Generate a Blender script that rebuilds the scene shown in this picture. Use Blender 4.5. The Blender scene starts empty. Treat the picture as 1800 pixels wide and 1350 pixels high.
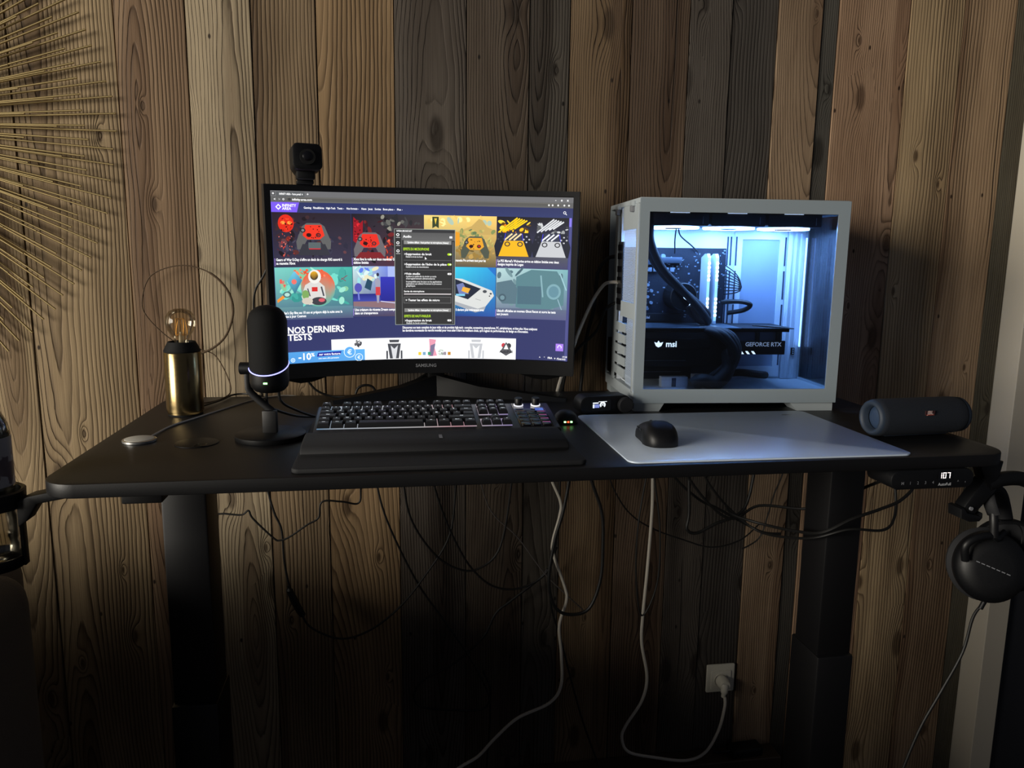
import bpy, bmesh, math, random
from mathutils import Vector, Matrix, Euler
random.seed(7)
SC = bpy.context.scene
COL = SC.collection
PI = math.pi
R = math.radians

# ------------------------------------------------------------------ camera
def camera():
    pitch, yaw, roll = -0.16473, 0.15991, 0.01183
    cy, sy, cp, sp = math.cos(yaw), math.sin(yaw), math.cos(pitch), math.sin(pitch)
    f = Vector((sy*cp, cy*cp, sp)); r = Vector((cy, -sy, 0)); u = r.cross(f)
    r2 = r*math.cos(roll) + u*math.sin(roll); u2 = -r*math.sin(roll) + u*math.cos(roll)
    cd = bpy.data.cameras.new('camera'); co = bpy.data.objects.new('camera', cd); COL.objects.link(co)
    m = Matrix((r2, u2, -f)).transposed().to_4x4()
    m.translation = Vector((-0.28916, -1.15312, 1.40235))
    co.matrix_world = m
    cd.sensor_width = 36; cd.lens = 1343.8/1800*36; cd.clip_start = 0.02; cd.clip_end = 50
    SC.camera = co
camera()

# ------------------------------------------------------------------ light
def lin(c):
    return tuple((v/255/12.92 if v/255 <= .04045 else ((v/255+.055)/1.055)**2.4) for v in c)
w = bpy.data.worlds.new('dim_room'); SC.world = w; w.use_nodes = True
bg = w.node_tree.nodes['Background']; bg.inputs[0].default_value = (.80, .84, 1, 1); bg.inputs[1].default_value = 0.054
def area(name, loc, to, sx, sy, power, col):
    d = bpy.data.lights.new(name, 'AREA'); d.shape = 'RECTANGLE'; d.size = sx; d.size_y = sy; d.energy = power; d.color = col
    o = bpy.data.objects.new(name, d); COL.objects.link(o); o.location = loc
    o.rotation_euler = (Vector(to)-Vector(loc)).to_track_quat('-Z', 'Y').to_euler()
    return o
area('window_daylight', (-6.3, -2.9, 2.1), (.2, .75, 1.2), 3.4, 2.6, 560, (1, .93, .81))
SC.view_settings.view_transform = 'Standard'; SC.view_settings.look = 'None'
SC.view_settings.exposure = 0.0; SC.view_settings.gamma = 1; SC.view_settings.use_curve_mapping = False

# ------------------------------------------------------------------ materials
MATS = {}
def mat(name, rgb, rough=.5, metal=0., emit=None, es=0., spec=.5, coat=0., bump=0., bscale=400., alpha=1.):
    if name in MATS: return MATS[name]
    m = bpy.data.materials.new(name); m.use_nodes = True; nt = m.node_tree
    b = nt.nodes['Principled BSDF']; c = lin(rgb)
    b.inputs['Base Color'].default_value = (*c, 1); b.inputs['Roughness'].default_value = rough; b.inputs['Metallic'].default_value = metal
    b.inputs['Specular IOR Level'].default_value = spec; b.inputs['Coat Weight'].default_value = coat; b.inputs['Alpha'].default_value = alpha
    if emit: b.inputs['Emission Color'].default_value = (*lin(emit), 1); b.inputs['Emission Strength'].default_value = es
    tc = nt.nodes.new('ShaderNodeTexCoord'); n = nt.nodes.new('ShaderNodeTexNoise'); n.inputs['Scale'].default_value = bscale
    nt.links.new(tc.outputs['Object'], n.inputs['Vector'])
    mr = nt.nodes.new('ShaderNodeMapRange'); mr.inputs[3].default_value = max(0, rough-.06); mr.inputs[4].default_value = min(1, rough+.06)
    nt.links.new(n.outputs[0], mr.inputs[0]); nt.links.new(mr.outputs[0], b.inputs['Roughness'])
    if bump:
        bp = nt.nodes.new('ShaderNodeBump'); bp.inputs['Strength'].default_value = bump; bp.inputs['Distance'].default_value = .001
        nt.links.new(n.outputs[0], bp.inputs['Height']); nt.links.new(bp.outputs[0], b.inputs['Normal'])
    MATS[name] = m; return m
def glass(name, tint=(255, 255, 255), gloss=.06, rough=.0):
    m = bpy.data.materials.new(name); m.use_nodes = True; nt = m.node_tree; nt.nodes.clear()
    o = nt.nodes.new('ShaderNodeOutputMaterial'); t = nt.nodes.new('ShaderNodeBsdfTransparent'); t.inputs[0].default_value = (*lin(tint), 1)
    g = nt.nodes.new('ShaderNodeBsdfGlossy'); g.inputs['Roughness'].default_value = rough
    lw = nt.nodes.new('ShaderNodeFresnel'); lw.inputs[0].default_value = 1.5
    mu = nt.nodes.new('ShaderNodeMath'); mu.operation = 'MULTIPLY'; mu.inputs[1].default_value = gloss/.04; mu.use_clamp = True
    mx = nt.nodes.new('ShaderNodeMixShader')
    nt.links.new(lw.outputs[0], mu.inputs[0]); nt.links.new(mu.outputs[0], mx.inputs[0]); nt.links.new(t.outputs[0], mx.inputs[1]); nt.links.new(g.outputs[0], mx.inputs[2]); nt.links.new(mx.outputs[0], o.inputs[0])
    MATS[name] = m; return m

class NB:
    """small expression helper for shader nodes"""
    def __init__(s, nt): s.nt = nt
    def put(s, sock, v):
        if isinstance(v, bpy.types.NodeSocket): s.nt.links.new(v, sock)
        elif isinstance(v, (tuple, list)): sock.default_value = v if len(v) == len(sock.default_value) else (*v, 1)
        else: sock.default_value = v
    def m(s, op, a, b=None, c=None, clamp=False):
        n = s.nt.nodes.new('ShaderNodeMath'); n.operation = op; n.use_clamp = clamp; s.put(n.inputs[0], a)
        if b is not None: s.put(n.inputs[1], b)
        if c is not None: s.put(n.inputs[2], c)
        return n.outputs[0]
    def vec(s, x, y, z):
        n = s.nt.nodes.new('ShaderNodeCombineXYZ'); s.put(n.inputs[0], x); s.put(n.inputs[1], y); s.put(n.inputs[2], z); return n.outputs[0]
    def noise(s, v, scale=1., detail=2., rough=.5, dim='3D'):
        n = s.nt.nodes.new('ShaderNodeTexNoise'); n.noise_dimensions = dim; s.put(n.inputs['Vector'], v)
        n.inputs['Scale'].default_value = scale; n.inputs['Detail'].default_value = detail; n.inputs['Roughness'].default_value = rough; return n.outputs[0]
    def smooth(s, x, a, b, lo=0., hi=1.):
        n = s.nt.nodes.new('ShaderNodeMapRange'); n.interpolation_type = 'SMOOTHSTEP'; s.put(n.inputs[0], x)
        for i, q in enumerate((a, b, lo, hi)): s.put(n.inputs[i+1], q)
        return n.outputs[0]
    def mix(s, f, a, b, blend='MIX'):
        n = s.nt.nodes.new('ShaderNodeMix'); n.data_type = 'RGBA'; n.blend_type = blend; s.put(n.inputs[0], f); s.put(n.inputs[6], a); s.put(n.inputs[7], b); return n.outputs[2]

def wood_wall():
    m = bpy.data.materials.new('aged_plank_wood'); m.use_nodes = True; nt = m.node_tree; e = NB(nt); b = nt.nodes['Principled BSDF']
    tc = nt.nodes.new('ShaderNodeTexCoord'); oi = nt.nodes.new('ShaderNodeObjectInfo'); sp = nt.nodes.new('ShaderNodeSeparateXYZ')
    nt.links.new(tc.outputs['Object'], sp.inputs[0]); x, z = sp.outputs[0], sp.outputs[2]
    rnd = oi.outputs['Random']; seed = e.m('MULTIPLY', rnd, 73.0)
    seed2 = e.m('MULTIPLY', e.m('FRACT', e.m('MULTIPLY', rnd, 17.3)), 1.0)
    # knots: sparse voronoi cells
    vo = nt.nodes.new('ShaderNodeTexVoronoi'); vo.voronoi_dimensions = '2D'; vo.inputs['Scale'].default_value = 1
    kv = e.vec(e.m('ADD', e.m('MULTIPLY', x, 8.0), seed), e.m('ADD', e.m('MULTIPLY', z, 3.2), seed), 0)
    nt.links.new(kv, vo.inputs['Vector'])
    sc = nt.nodes.new('ShaderNodeSeparateColor'); nt.links.new(vo.outputs['Color'], sc.inputs[0])
    keep = e.m('GREATER_THAN', sc.outputs[0], .40); ksz = e.m('MULTIPLY_ADD', e.m('POWER', sc.outputs[1], 2.), .13, .035)
    d = vo.outputs['Distance']; dn = e.m('DIVIDE', d, ksz)
    kfield = e.m('MULTIPLY', keep, e.m('POWER', 2.718, e.m('MULTIPLY', e.m('MULTIPLY', dn, dn), -.30)))
    kdark = e.m('MULTIPLY', keep, e.smooth(dn, .55, 1.15, 1, 0))
    # growth rings of a tapering, wandering log cut flat
    wob = e.m('MULTIPLY', e.m('SUBTRACT', e.noise(e.vec(seed, 0, e.m('MULTIPLY', z, 1.0)), 1.1, 2.), .5), .05)
    xc = e.m('MULTIPLY', e.m('SUBTRACT', seed2, .5), .24)
    dep = e.m('ABSOLUTE', e.m('MULTIPLY_ADD', e.noise(e.vec(0, seed, z), .55, 1.), .30, -.13))
    xx = e.m('ADD', e.m('SUBTRACT', x, xc), wob)
    rr = e.m('SQRT', e.m('ADD', e.m('MULTIPLY', xx, xx), e.m('MULTIPLY', dep, dep)))
    fine = e.m('MULTIPLY', e.m('SUBTRACT', e.noise(e.vec(e.m('MULTIPLY', x, 14), seed, e.m('MULTIPLY', z, 2.6)), 1., 4.), .5), .020)
    rc = e.m('ADD', e.m('ADD', rr, fine), e.m('MULTIPLY', kfield, .022))
    freq = e.m('MULTIPLY_ADD', seed2, 70., 105.)
    fr = e.m('FRACT', e.m('MULTIPLY', rc, freq))
    late = e.m('MULTIPLY', e.m('POWER', fr, 3.0), e.smooth(fr, .86, 1.0, 1.35, 0))
    late = e.m('MULTIPLY', late, e.smooth(e.noise(e.vec(e.m('MULTIPLY', x, 9), seed, e.m('MULTIPLY', z, 1.1)), 1, 2), .28, .6, .35, 1.))
    # fibre streaks, stains, cracks
    fib = e.noise(e.vec(e.m('MULTIPLY', x, 420), seed, e.m('MULTIPLY', z, 5)), 1, 3)
    stain = e.noise(e.vec(e.m('MULTIPLY', x, 7), seed, e.m('MULTIPLY', z, 1.4)), 1, 4, .6)
    heart = e.smooth(e.m('ADD', rr, fine), .020, .036, 1., 0.)
    crack = e.smooth(e.noise(e.vec(e.m('MULTIPLY', e.m('ADD', x, wob), 55), seed, e.m('MULTIPLY', z, .55)), 1, 2), .73, .76)
    worm = nt.nodes.new('ShaderNodeTexVoronoi'); worm.voronoi_dimensions = '2D'; worm.inputs['Scale'].default_value = 1
    nt.links.new(e.vec(e.m('MULTIPLY_ADD', x, 11., seed), e.m('MULTIPLY_ADD', z, 6., seed), 0), worm.inputs['Vector'])
    sw = nt.nodes.new('ShaderNodeSeparateColor'); nt.links.new(worm.outputs['Color'], sw.inputs[0])
    hole = e.m('MULTIPLY', e.smooth(worm.outputs['Distance'], .02, .045, 1, 0), e.m('GREATER_THAN', sw.outputs[0], .86))
    oc = oi.outputs['Color']
    c = e.mix(e.m('MULTIPLY', late, 1.0, clamp=True), oc, e.mix(1., oc, (.20, .165, .14, 1), 'MULTIPLY'))
    c = e.mix(e.smooth(stain, .35, .72, 0, .62), c, e.mix(1., c, (.42, .36, .32, 1), 'MULTIPLY'))
    c = e.mix(e.smooth(stain, .45, .25, 0, .35), c, e.mix(1., c, (1.35, 1.33, 1.28, 1), 'MULTIPLY'))
    c = e.mix(e.m('MULTIPLY', heart, .62), c, e.mix(1., c, (.42, .34, .30, 1), 'MULTIPLY'))
    c = e.mix(e.smooth(fib, .3, .7, 0, .45), c, e.mix(1., c, (.62, .60, .58, 1), 'MULTIPLY'))
    c = e.mix(e.m('MULTIPLY', kdark, .8), c, e.mix(1., oc, (.16, .13, .11, 1), 'MULTIPLY'))
    c = e.mix(e.m('MAXIMUM', e.m('MULTIPLY', crack, .85), hole), c, e.mix(1., oc, (.07, .055, .05, 1), 'MULTIPLY'))
    nt.links.new(c, b.inputs['Base Color']); b.inputs['Roughness'].default_value = .72; b.inputs['Specular IOR Level'].default_value = .3
    h = e.m('SUBTRACT', e.m('MULTIPLY_ADD', fib, .25, e.m('MULTIPLY', late, -.9)), e.m('MULTIPLY', crack, 1.5))
    bp = nt.nodes.new('ShaderNodeBump'); bp.inputs['Strength'].default_value = .8; bp.inputs['Distance'].default_value = .0022
    nt.links.new(h, bp.inputs['Height']); nt.links.new(bp.outputs[0], b.inputs['Normal'])
    return m

# ------------------------------------------------------------------ mesh helpers
def catmull(P, n=8, closed=False):
    P = [Vector(p) for p in P]; out = []; L = len(P)
    rng = range(L if closed else L-1)
    for i in rng:
        g = (lambda k: P[k % L]) if closed else (lambda k: P[min(max(k, 0), L-1)])
        p0, p1, p2, p3 = g(i-1), g(i), g(i+1), g(i+2)
        for k in range(n):
            t = k/n
            out.append(.5*((2*p1)+(p2-p0)*t+(2*p0-5*p1+4*p2-p3)*t*t+(3*p1-p0-3*p2+p3)*t**3))
    if not closed: out.append(P[-1])
    return out
def rrect(w, h, r, seg=5, cx=0, cy=0):
    pts = []
    for sx, sy, a0 in ((1, 1, 0), (-1, 1, 90), (-1, -1, 180), (1, -1, 270)):
        for k in range(seg+1):
            a = R(a0+90*k/seg); pts.append((cx+sx*(w/2-r)+r*math.cos(a), cy+sy*(h/2-r)+r*math.sin(a)))
    return pts
class MB:
    def __init__(s): s.bm = bmesh.new()
    def _add(s, verts, faces, M=None):
        vs = [s.bm.verts.new((M @ Vector(v)) if M else v) for v in verts]
        for f in faces:
            try: s.bm.faces.new([vs[i] for i in f])
            except ValueError: pass
        return s
    def box(s, x0, x1, y0, y1, z0, z1, bev=0., M=None, seg=2):
        b = bmesh.new(); bmesh.ops.create_cube(b, size=1)
        for v in b.verts: v.co = Vector(((x0+x1)/2+v.co.x*(x1-x0), (y0+y1)/2+v.co.y*(y1-y0), (z0+z1)/2+v.co.z*(z1-z0)))
        if bev: bmesh.ops.bevel(b, geom=b.edges[:], offset=bev, segments=seg, affect='EDGES', profile=.5)
        return s.merge(b, M)
    def merge(s, b, M=None):
        b.verts.index_update(); s._add([v.co.copy() for v in b.verts], [[v.index for v in f.verts] for f in b.faces], M); b.free(); return s
    def cyl(s, p0, p1, r0, r1=None, seg=24, bev=0.):
        p0, p1 = Vector(p0), Vector(p1); L = (p1-p0).length; r1 = r0 if r1 is None else r1
        q = (p1-p0).to_track_quat('Z', 'Y').to_matrix().to_4x4(); q.translation = p0
        if bev: return s.lathe([(0, 0), (r0-bev, 0), (r0, bev), (r1, L-bev), (r1-bev, L), (0, L)], q, seg)
        return s.lathe([(0, 0), (r0, 0), (r1, L), (0, L)], q, seg)
    def lathe(s, prof, M=None, seg=32, sx=1., sy=1.):
        vs, fs, rings = [], [], []
        for r, z in prof:
            if r < 1e-7: rings.append([len(vs)]); vs.append((0, 0, z))
            else:
                rings.append(list(range(len(vs), len(vs)+seg)))
                vs += [(r*sx*math.cos(2*PI*k/seg), r*sy*math.sin(2*PI*k/seg), z) for k in range(seg)]
        for a, b in zip(rings, rings[1:]):
            for k in range(seg):
                k2 = (k+1) % seg
                if len(a) == 1 and len(b) == 1: continue
                if len(a) == 1: fs.append((a[0], b[k2], b[k]))
                elif len(b) == 1: fs.append((a[k], a[k2], b[0]))
                else: fs.append((a[k], a[k2], b[k2], b[k]))
        return s._add(vs, fs, M)
    def tube(s, pts, r, seg=8, n=6, closed=False, smooth=True, flat=1.):
        P = catmull(pts, n, closed) if smooth else [Vector(p) for p in pts]
        vs, fs = [], []; L = len(P); up = Vector((0.13, .31, .94)).normalized(); prev = None
        for i, p in enumerate(P):
            t = (P[(i+1) % L]-P[i-1]) if closed else (P[min(i+1, L-1)]-P[max(i-1, 0)])
            if t.length < 1e-9: t = Vector((0, 0, 1))
            t.normalize()
            if prev is None:
                a = t.cross(up); a = a.normalized() if a.length > .05 else t.cross(Vector((1, 0, 0))).normalized()
            else:
                a = prev-t*prev.dot(t); a = a.normalized() if a.length > 1e-6 else t.orthogonal().normalized()
            prev = a; b = t.cross(a); rad = r[min(i*len(r)//L, len(r)-1)] if isinstance(r, (list, tuple)) else r
            for k in range(seg):
                an = 2*PI*k/seg; vs.append(p+a*rad*math.cos(an)+b*rad*flat*math.sin(an))
        for i in range(L if closed else L-1):
            j = (i+1) % L
            for k in range(seg):
                k2 = (k+1) % seg; fs.append((i*seg+k, i*seg+k2, j*seg+k2, j*seg+k))
        if not closed: fs += [tuple(range(seg))[::-1], tuple((L-1)*seg+k for k in range(seg))]
        return s._add(vs, fs)
    def prism(s, poly, d0, d1, M=None, bev=0., seg=2):
        """poly in local XY, extruded along local Z"""
        b = bmesh.new(); vs = [b.verts.new((x, y, d0)) for x, y in poly]; f = b.faces.new(vs)
        e = bmesh.ops.extrude_face_region(b, geom=[f]); bmesh.ops.translate(b, vec=(0, 0, d1-d0), verts=[v for v in e['geom'] if isinstance(v, bmesh.types.BMVert)])
        if bev:
            ed = [q for q in b.edges if abs(q.verts[0].co.z-q.verts[1].co.z) < 1e-7]
            bmesh.ops.bevel(b, geom=ed, offset=bev, segments=seg, affect='EDGES', profile=.5)
        return s.merge(b, M)
    def text(s, txt, size, M=None, bold=False, align='L', h=0.):
        w_ = twidth(txt, size, bold); x = {'L': 0, 'C': -w_/2, 'R': -w_}[align]
        for ch in txt:
            vs, fs, adv = glyph(ch, bold)
            s._add([(x+v[0]*size, v[1]*size, h) for v in vs], fs, M); x += adv*size
        return s
    def build(s, name, m, parent=None, smooth=True, angle=40, origin=None, fix=True):
        if fix: bmesh.ops.recalc_face_normals(s.bm, faces=s.bm.faces[:])
        me = bpy.data.meshes.new(name); s.bm.to_mesh(me); s.bm.free()
        if origin is not None: me.transform(Matrix.Translation(-Vector(origin)))
        if smooth and len(me.polygons):
            me.polygons.foreach_set('use_smooth', [True]*len(me.polygons)); me.set_sharp_from_angle(angle=R(angle))
        o = bpy.data.objects.new(name, me); COL.objects.link(o)
        if m is not None: me.materials.append(MATS[m] if isinstance(m, str) else m)
        if origin is not None: o.location = origin
        if parent is not None: o.parent = parent
        return o
def inst(src, parent=None, loc=None, name=None, rot=None):
    o = src.copy(); COL.objects.link(o)
    if parent is not None: o.parent = parent
    if loc is not None: o.location = loc
    if rot is not None: o.rotation_euler = rot
    return o
def thing(name, label, cat, loc=(0, 0, 0), rot=(0, 0, 0), group=None):
    o = bpy.data.objects.new(name, None); COL.objects.link(o); o.location = loc; o.rotation_euler = rot; o.empty_display_size = .05
    return tag(o, label, cat, group)
def tag(o, label, cat, group=None):
    o['label'] = label; o['category'] = cat
    if group: o['group'] = group
    return o
def struct(o, label=None):
    o['kind'] = 'structure'
    if label: o['label'] = label
    return o
def XZ(x=0, y=0, z=0, rz=0., rx=0.):
    """places a local XY drawing upright, facing -Y (towards the viewer)"""
    return Matrix.Translation((x, y, z)) @ Matrix.Rotation(rz, 4, 'Z') @ Matrix.Rotation(PI/2+rx, 4, 'X')

# ------------------------------------------------------------------ lettering (built-in font turned into meshes)
CHARS = ''.join(sorted(set('abcdefghijklmnopqrstuvwxyzABCDEFGHIJKLMNOPQRSTUVWXYZ0123456789²éèàçùÉ^$*<>,;:!?.()=&-+%/\'€|«»êôâ ')))
_G = {}
def init_glyphs():
    jobs = []
    for bold in (False, True):
        for ch in CHARS:
            for body in (ch, ch+'|'):
                c = bpy.data.curves.new('g', 'FONT'); c.body = body; c.resolution_u = 2; c.offset = .022 if bold else .004
                o = bpy.data.objects.new('g', c); COL.objects.link(o); jobs.append((bold, ch, body, o, c))
    bpy.context.view_layer.update(); dg = bpy.context.evaluated_depsgraph_get()
    raw = {}
    for bold, ch, body, o, c in jobs:
        ev = o.evaluated_get(dg); me = ev.to_mesh()
        raw[bold, body] = ([(v.co.x, v.co.y) for v in me.vertices], [tuple(p.vertices) for p in me.polygons]); ev.to_mesh_clear()
    for bold, ch, body, o, c in jobs:
        bpy.data.objects.remove(o); bpy.data.curves.remove(c)
    for bold in (False, True):
        b0 = max(v[0] for v in raw[bold, '|'][0])
        for ch in CHARS:
            vs, fs = raw[bold, ch]; w_ = raw[bold, ch+'|'][0]
            _G[bold, ch] = (vs, fs, (max(v[0] for v in w_) if w_ else b0+.3)-b0)
def glyph(ch, bold): return _G.get((bold, ch)) or _G[bold, '-']
def twidth(t, size, bold=False): return sum(glyph(c, bold)[2] for c in t)*size
init_glyphs()

# common materials
mat('desk_black', (14, 14, 16), .46, spec=.4, bump=.12, bscale=900)
mat('black_plastic', (8, 9, 12), .48, spec=.4); mat('matte_black', (7, 8, 10), .7, spec=.3); mat('soft_black', (19, 20, 24), .75, bump=.25, bscale=1400)
mat('black_metal', (9, 9, 12), .5); mat('gloss_black', (14, 14, 18), .18); mat('cable_black', (12, 12, 12), .55)
mat('cable_white', (196, 190, 178), .5); mat('white_plastic', (206, 202, 188), .45)
mat('white_case', (168, 177, 182), .42); mat('inside_white', (220, 228, 236), .5)
mat('brass', (176, 146, 84), .32, 1.); mat('brass_rod', (186, 166, 120), .45, 1.)
mat('led_white', (255, 255, 255), .5, emit=(225, 240, 255), es=6.)
mat('print_white', (210, 214, 220), .6); mat('print_grey', (120, 122, 128), .6)

# ================================================================== THE ROOM
YW = .75
mat('wall_plaster', (188, 180, 164), .85, bump=.15, bscale=250)
mat('floor_dark', (62, 48, 38), .55, bump=.2, bscale=60)
mat('dark_panel', (34, 36, 42), .7)
WOOD = wood_wall()
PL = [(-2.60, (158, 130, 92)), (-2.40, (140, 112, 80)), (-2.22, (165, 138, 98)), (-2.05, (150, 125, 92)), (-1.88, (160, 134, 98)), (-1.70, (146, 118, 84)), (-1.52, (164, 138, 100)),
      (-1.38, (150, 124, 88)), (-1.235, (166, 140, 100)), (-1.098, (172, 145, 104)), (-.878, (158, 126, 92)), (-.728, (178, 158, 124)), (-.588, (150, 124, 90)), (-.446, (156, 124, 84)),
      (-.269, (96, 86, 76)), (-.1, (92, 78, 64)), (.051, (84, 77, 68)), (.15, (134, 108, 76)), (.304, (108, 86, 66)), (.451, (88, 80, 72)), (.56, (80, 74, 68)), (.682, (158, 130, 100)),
      (.80, (80, 77, 70)), (.845, (182, 144, 110)), (1.042, (196, 164, 118)), (1.195, (188, 152, 112)), (1.348, (100, 94, 76)), (1.406, None)]  # right-hand planks coloured lighter to make up for the daylight falling off
ZF = -.15
wall = MB().box(-2.7, 1.42, YW+.0225, YW+.10, ZF, 2.6).build('wall_back', 'wall_plaster', smooth=False)
struct(wall, 'wall clad in vertical reclaimed wooden planks behind the desk')
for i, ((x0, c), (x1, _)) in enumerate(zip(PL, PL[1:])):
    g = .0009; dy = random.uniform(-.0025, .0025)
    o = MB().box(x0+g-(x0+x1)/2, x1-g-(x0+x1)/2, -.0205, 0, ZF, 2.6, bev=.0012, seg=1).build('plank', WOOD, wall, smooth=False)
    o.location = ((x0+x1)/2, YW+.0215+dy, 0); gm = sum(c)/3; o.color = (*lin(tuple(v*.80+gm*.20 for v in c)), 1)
fl = MB().box(-4.8, 3.0, -3.6, YW+.1, ZF-.05, ZF).build('floor', 'floor_dark', smooth=False); struct(fl, 'dark floor below the desk')
o = MB().box(1.406, 1.475, .672, YW+.1, ZF, 2.6, bev=.002).build('trim_1', 'wall_plaster', smooth=False); struct(o, 'white painted door frame upright right of the wooden planks')
o = MB().box(1.477, 2.9, .70, YW+.1, ZF, 2.6).build('wall_right', 'dark_panel', smooth=False); struct(o, 'dark surface beyond the white door frame')

o = MB().box(-1.3, .80, .682, YW-.003, ZF, 0, bev=.003).build('baseboard_back', 'floor_dark', smooth=False); struct(o, 'low dark wooden ledge along the foot of the plank wall')

# ================================================================== DESK
D = thing('standing_desk', 'black height-adjustable desk standing against the plank wall', 'desk', (0, 0, 0))
MB().prism(rrect(1.6, .7, .055, 8, 0, .35), 1.048, 1.07, bev=.0025).build('desktop', 'desk_black', D)
for sx, xc in ((-1, -.672), (1, .674)):
    lg = MB().box(xc-.040, xc+.040, .29, .385, .50, 1.02, bev=.004).build('leg', 'black_metal', D)
    MB().box(xc-.043, xc+.043, .28, .395, ZF+.04, .54, bev=.005).build('lower_column', 'black_metal', lg)
    MB().box(xc-.045, xc+.045, .03, .66, ZF, ZF+.04, bev=.008).build('foot', 'black_metal', lg)
    MB().box(xc-.03, xc+.03, .06, .64, 1.018, 1.048, bev=.003).build('bracket', 'black_metal', D)
MB().box(-.63, .63, .44, .50, 1.006, 1.044, bev=.003).build('crossbar', 'black_metal', D)
g = MB().lathe([(0, .0), (.034, 0), (.037, .0006), (.037, .0018), (.035, .0024), (0, .0024)], Matrix.Translation((-.63, .238, 1.0695)), 40).build('grommet', 'black_plastic', D)
MB().box(-.627, -.608, .206, .224, 1.0716, 1.0724).build('notch', 'gloss_black', g)
cp = MB().prism(rrect(.158, .034, .015, 6), 0, .07, XZ(.636, -.006, 1.031) @ Matrix.Translation((0, 0, -.07)), bev=.002).build('control_panel', 'black_plastic', D)
mat('seg_white', (255, 255, 255), .5, emit=(255, 236, 232), es=1.3)
PF = XZ(.636, -.0068, 1.031)
MB().prism(rrect(.026, .016, .002), 0, .0004, PF @ Matrix.Translation((.022, .0065, 0))).build('display_window', 'gloss_black', cp)
def seven(mb, dig, M, h, w_):
    seg = {'0': 'abcdef', '1': 'bc', '7': 'abc'}[dig]; t = h*.11
    P = {'a': (0, h, w_, h), 'b': (w_, h, w_, h/2), 'c': (w_, h/2, w_, 0), 'd': (0, 0, w_, 0), 'e': (0, h/2, 0, 0), 'f': (0, h, 0, h/2)}
    for q in seg:
        x0, y0, x1, y1 = P[q]; mb.box(min(x0, x1)-t/2, max(x0, x1)+t/2, min(y0, y1)-t/2, max(y0, y1)+t/2, 0, .0003, M=M)
mb = MB()
for k, q in enumerate('107'): seven(mb, q, PF @ Matrix.Translation((.0105+k*.0080, .0022, .0006)), .0092, .0044)
o = mb.build('digits', 'seg_white', cp, smooth=False); o['label'] = 'lit white digits 107'
for k, q in enumerate('M1234^v'): MB().text(q, .0075 if q != 'v' else .0055, PF @ Matrix.Translation((-.058+k*.0145 if k < 5 else -.023+k*.0142, -.0075, .0003)), align='C').build('button_symbol', 'print_grey', cp, smooth=False)
MB().text('AutoFull', .0072, PF @ Matrix.Translation((.0225, -.0115, .0003)), align='C').build('lettering', 'print_white', cp, smooth=False)

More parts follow.
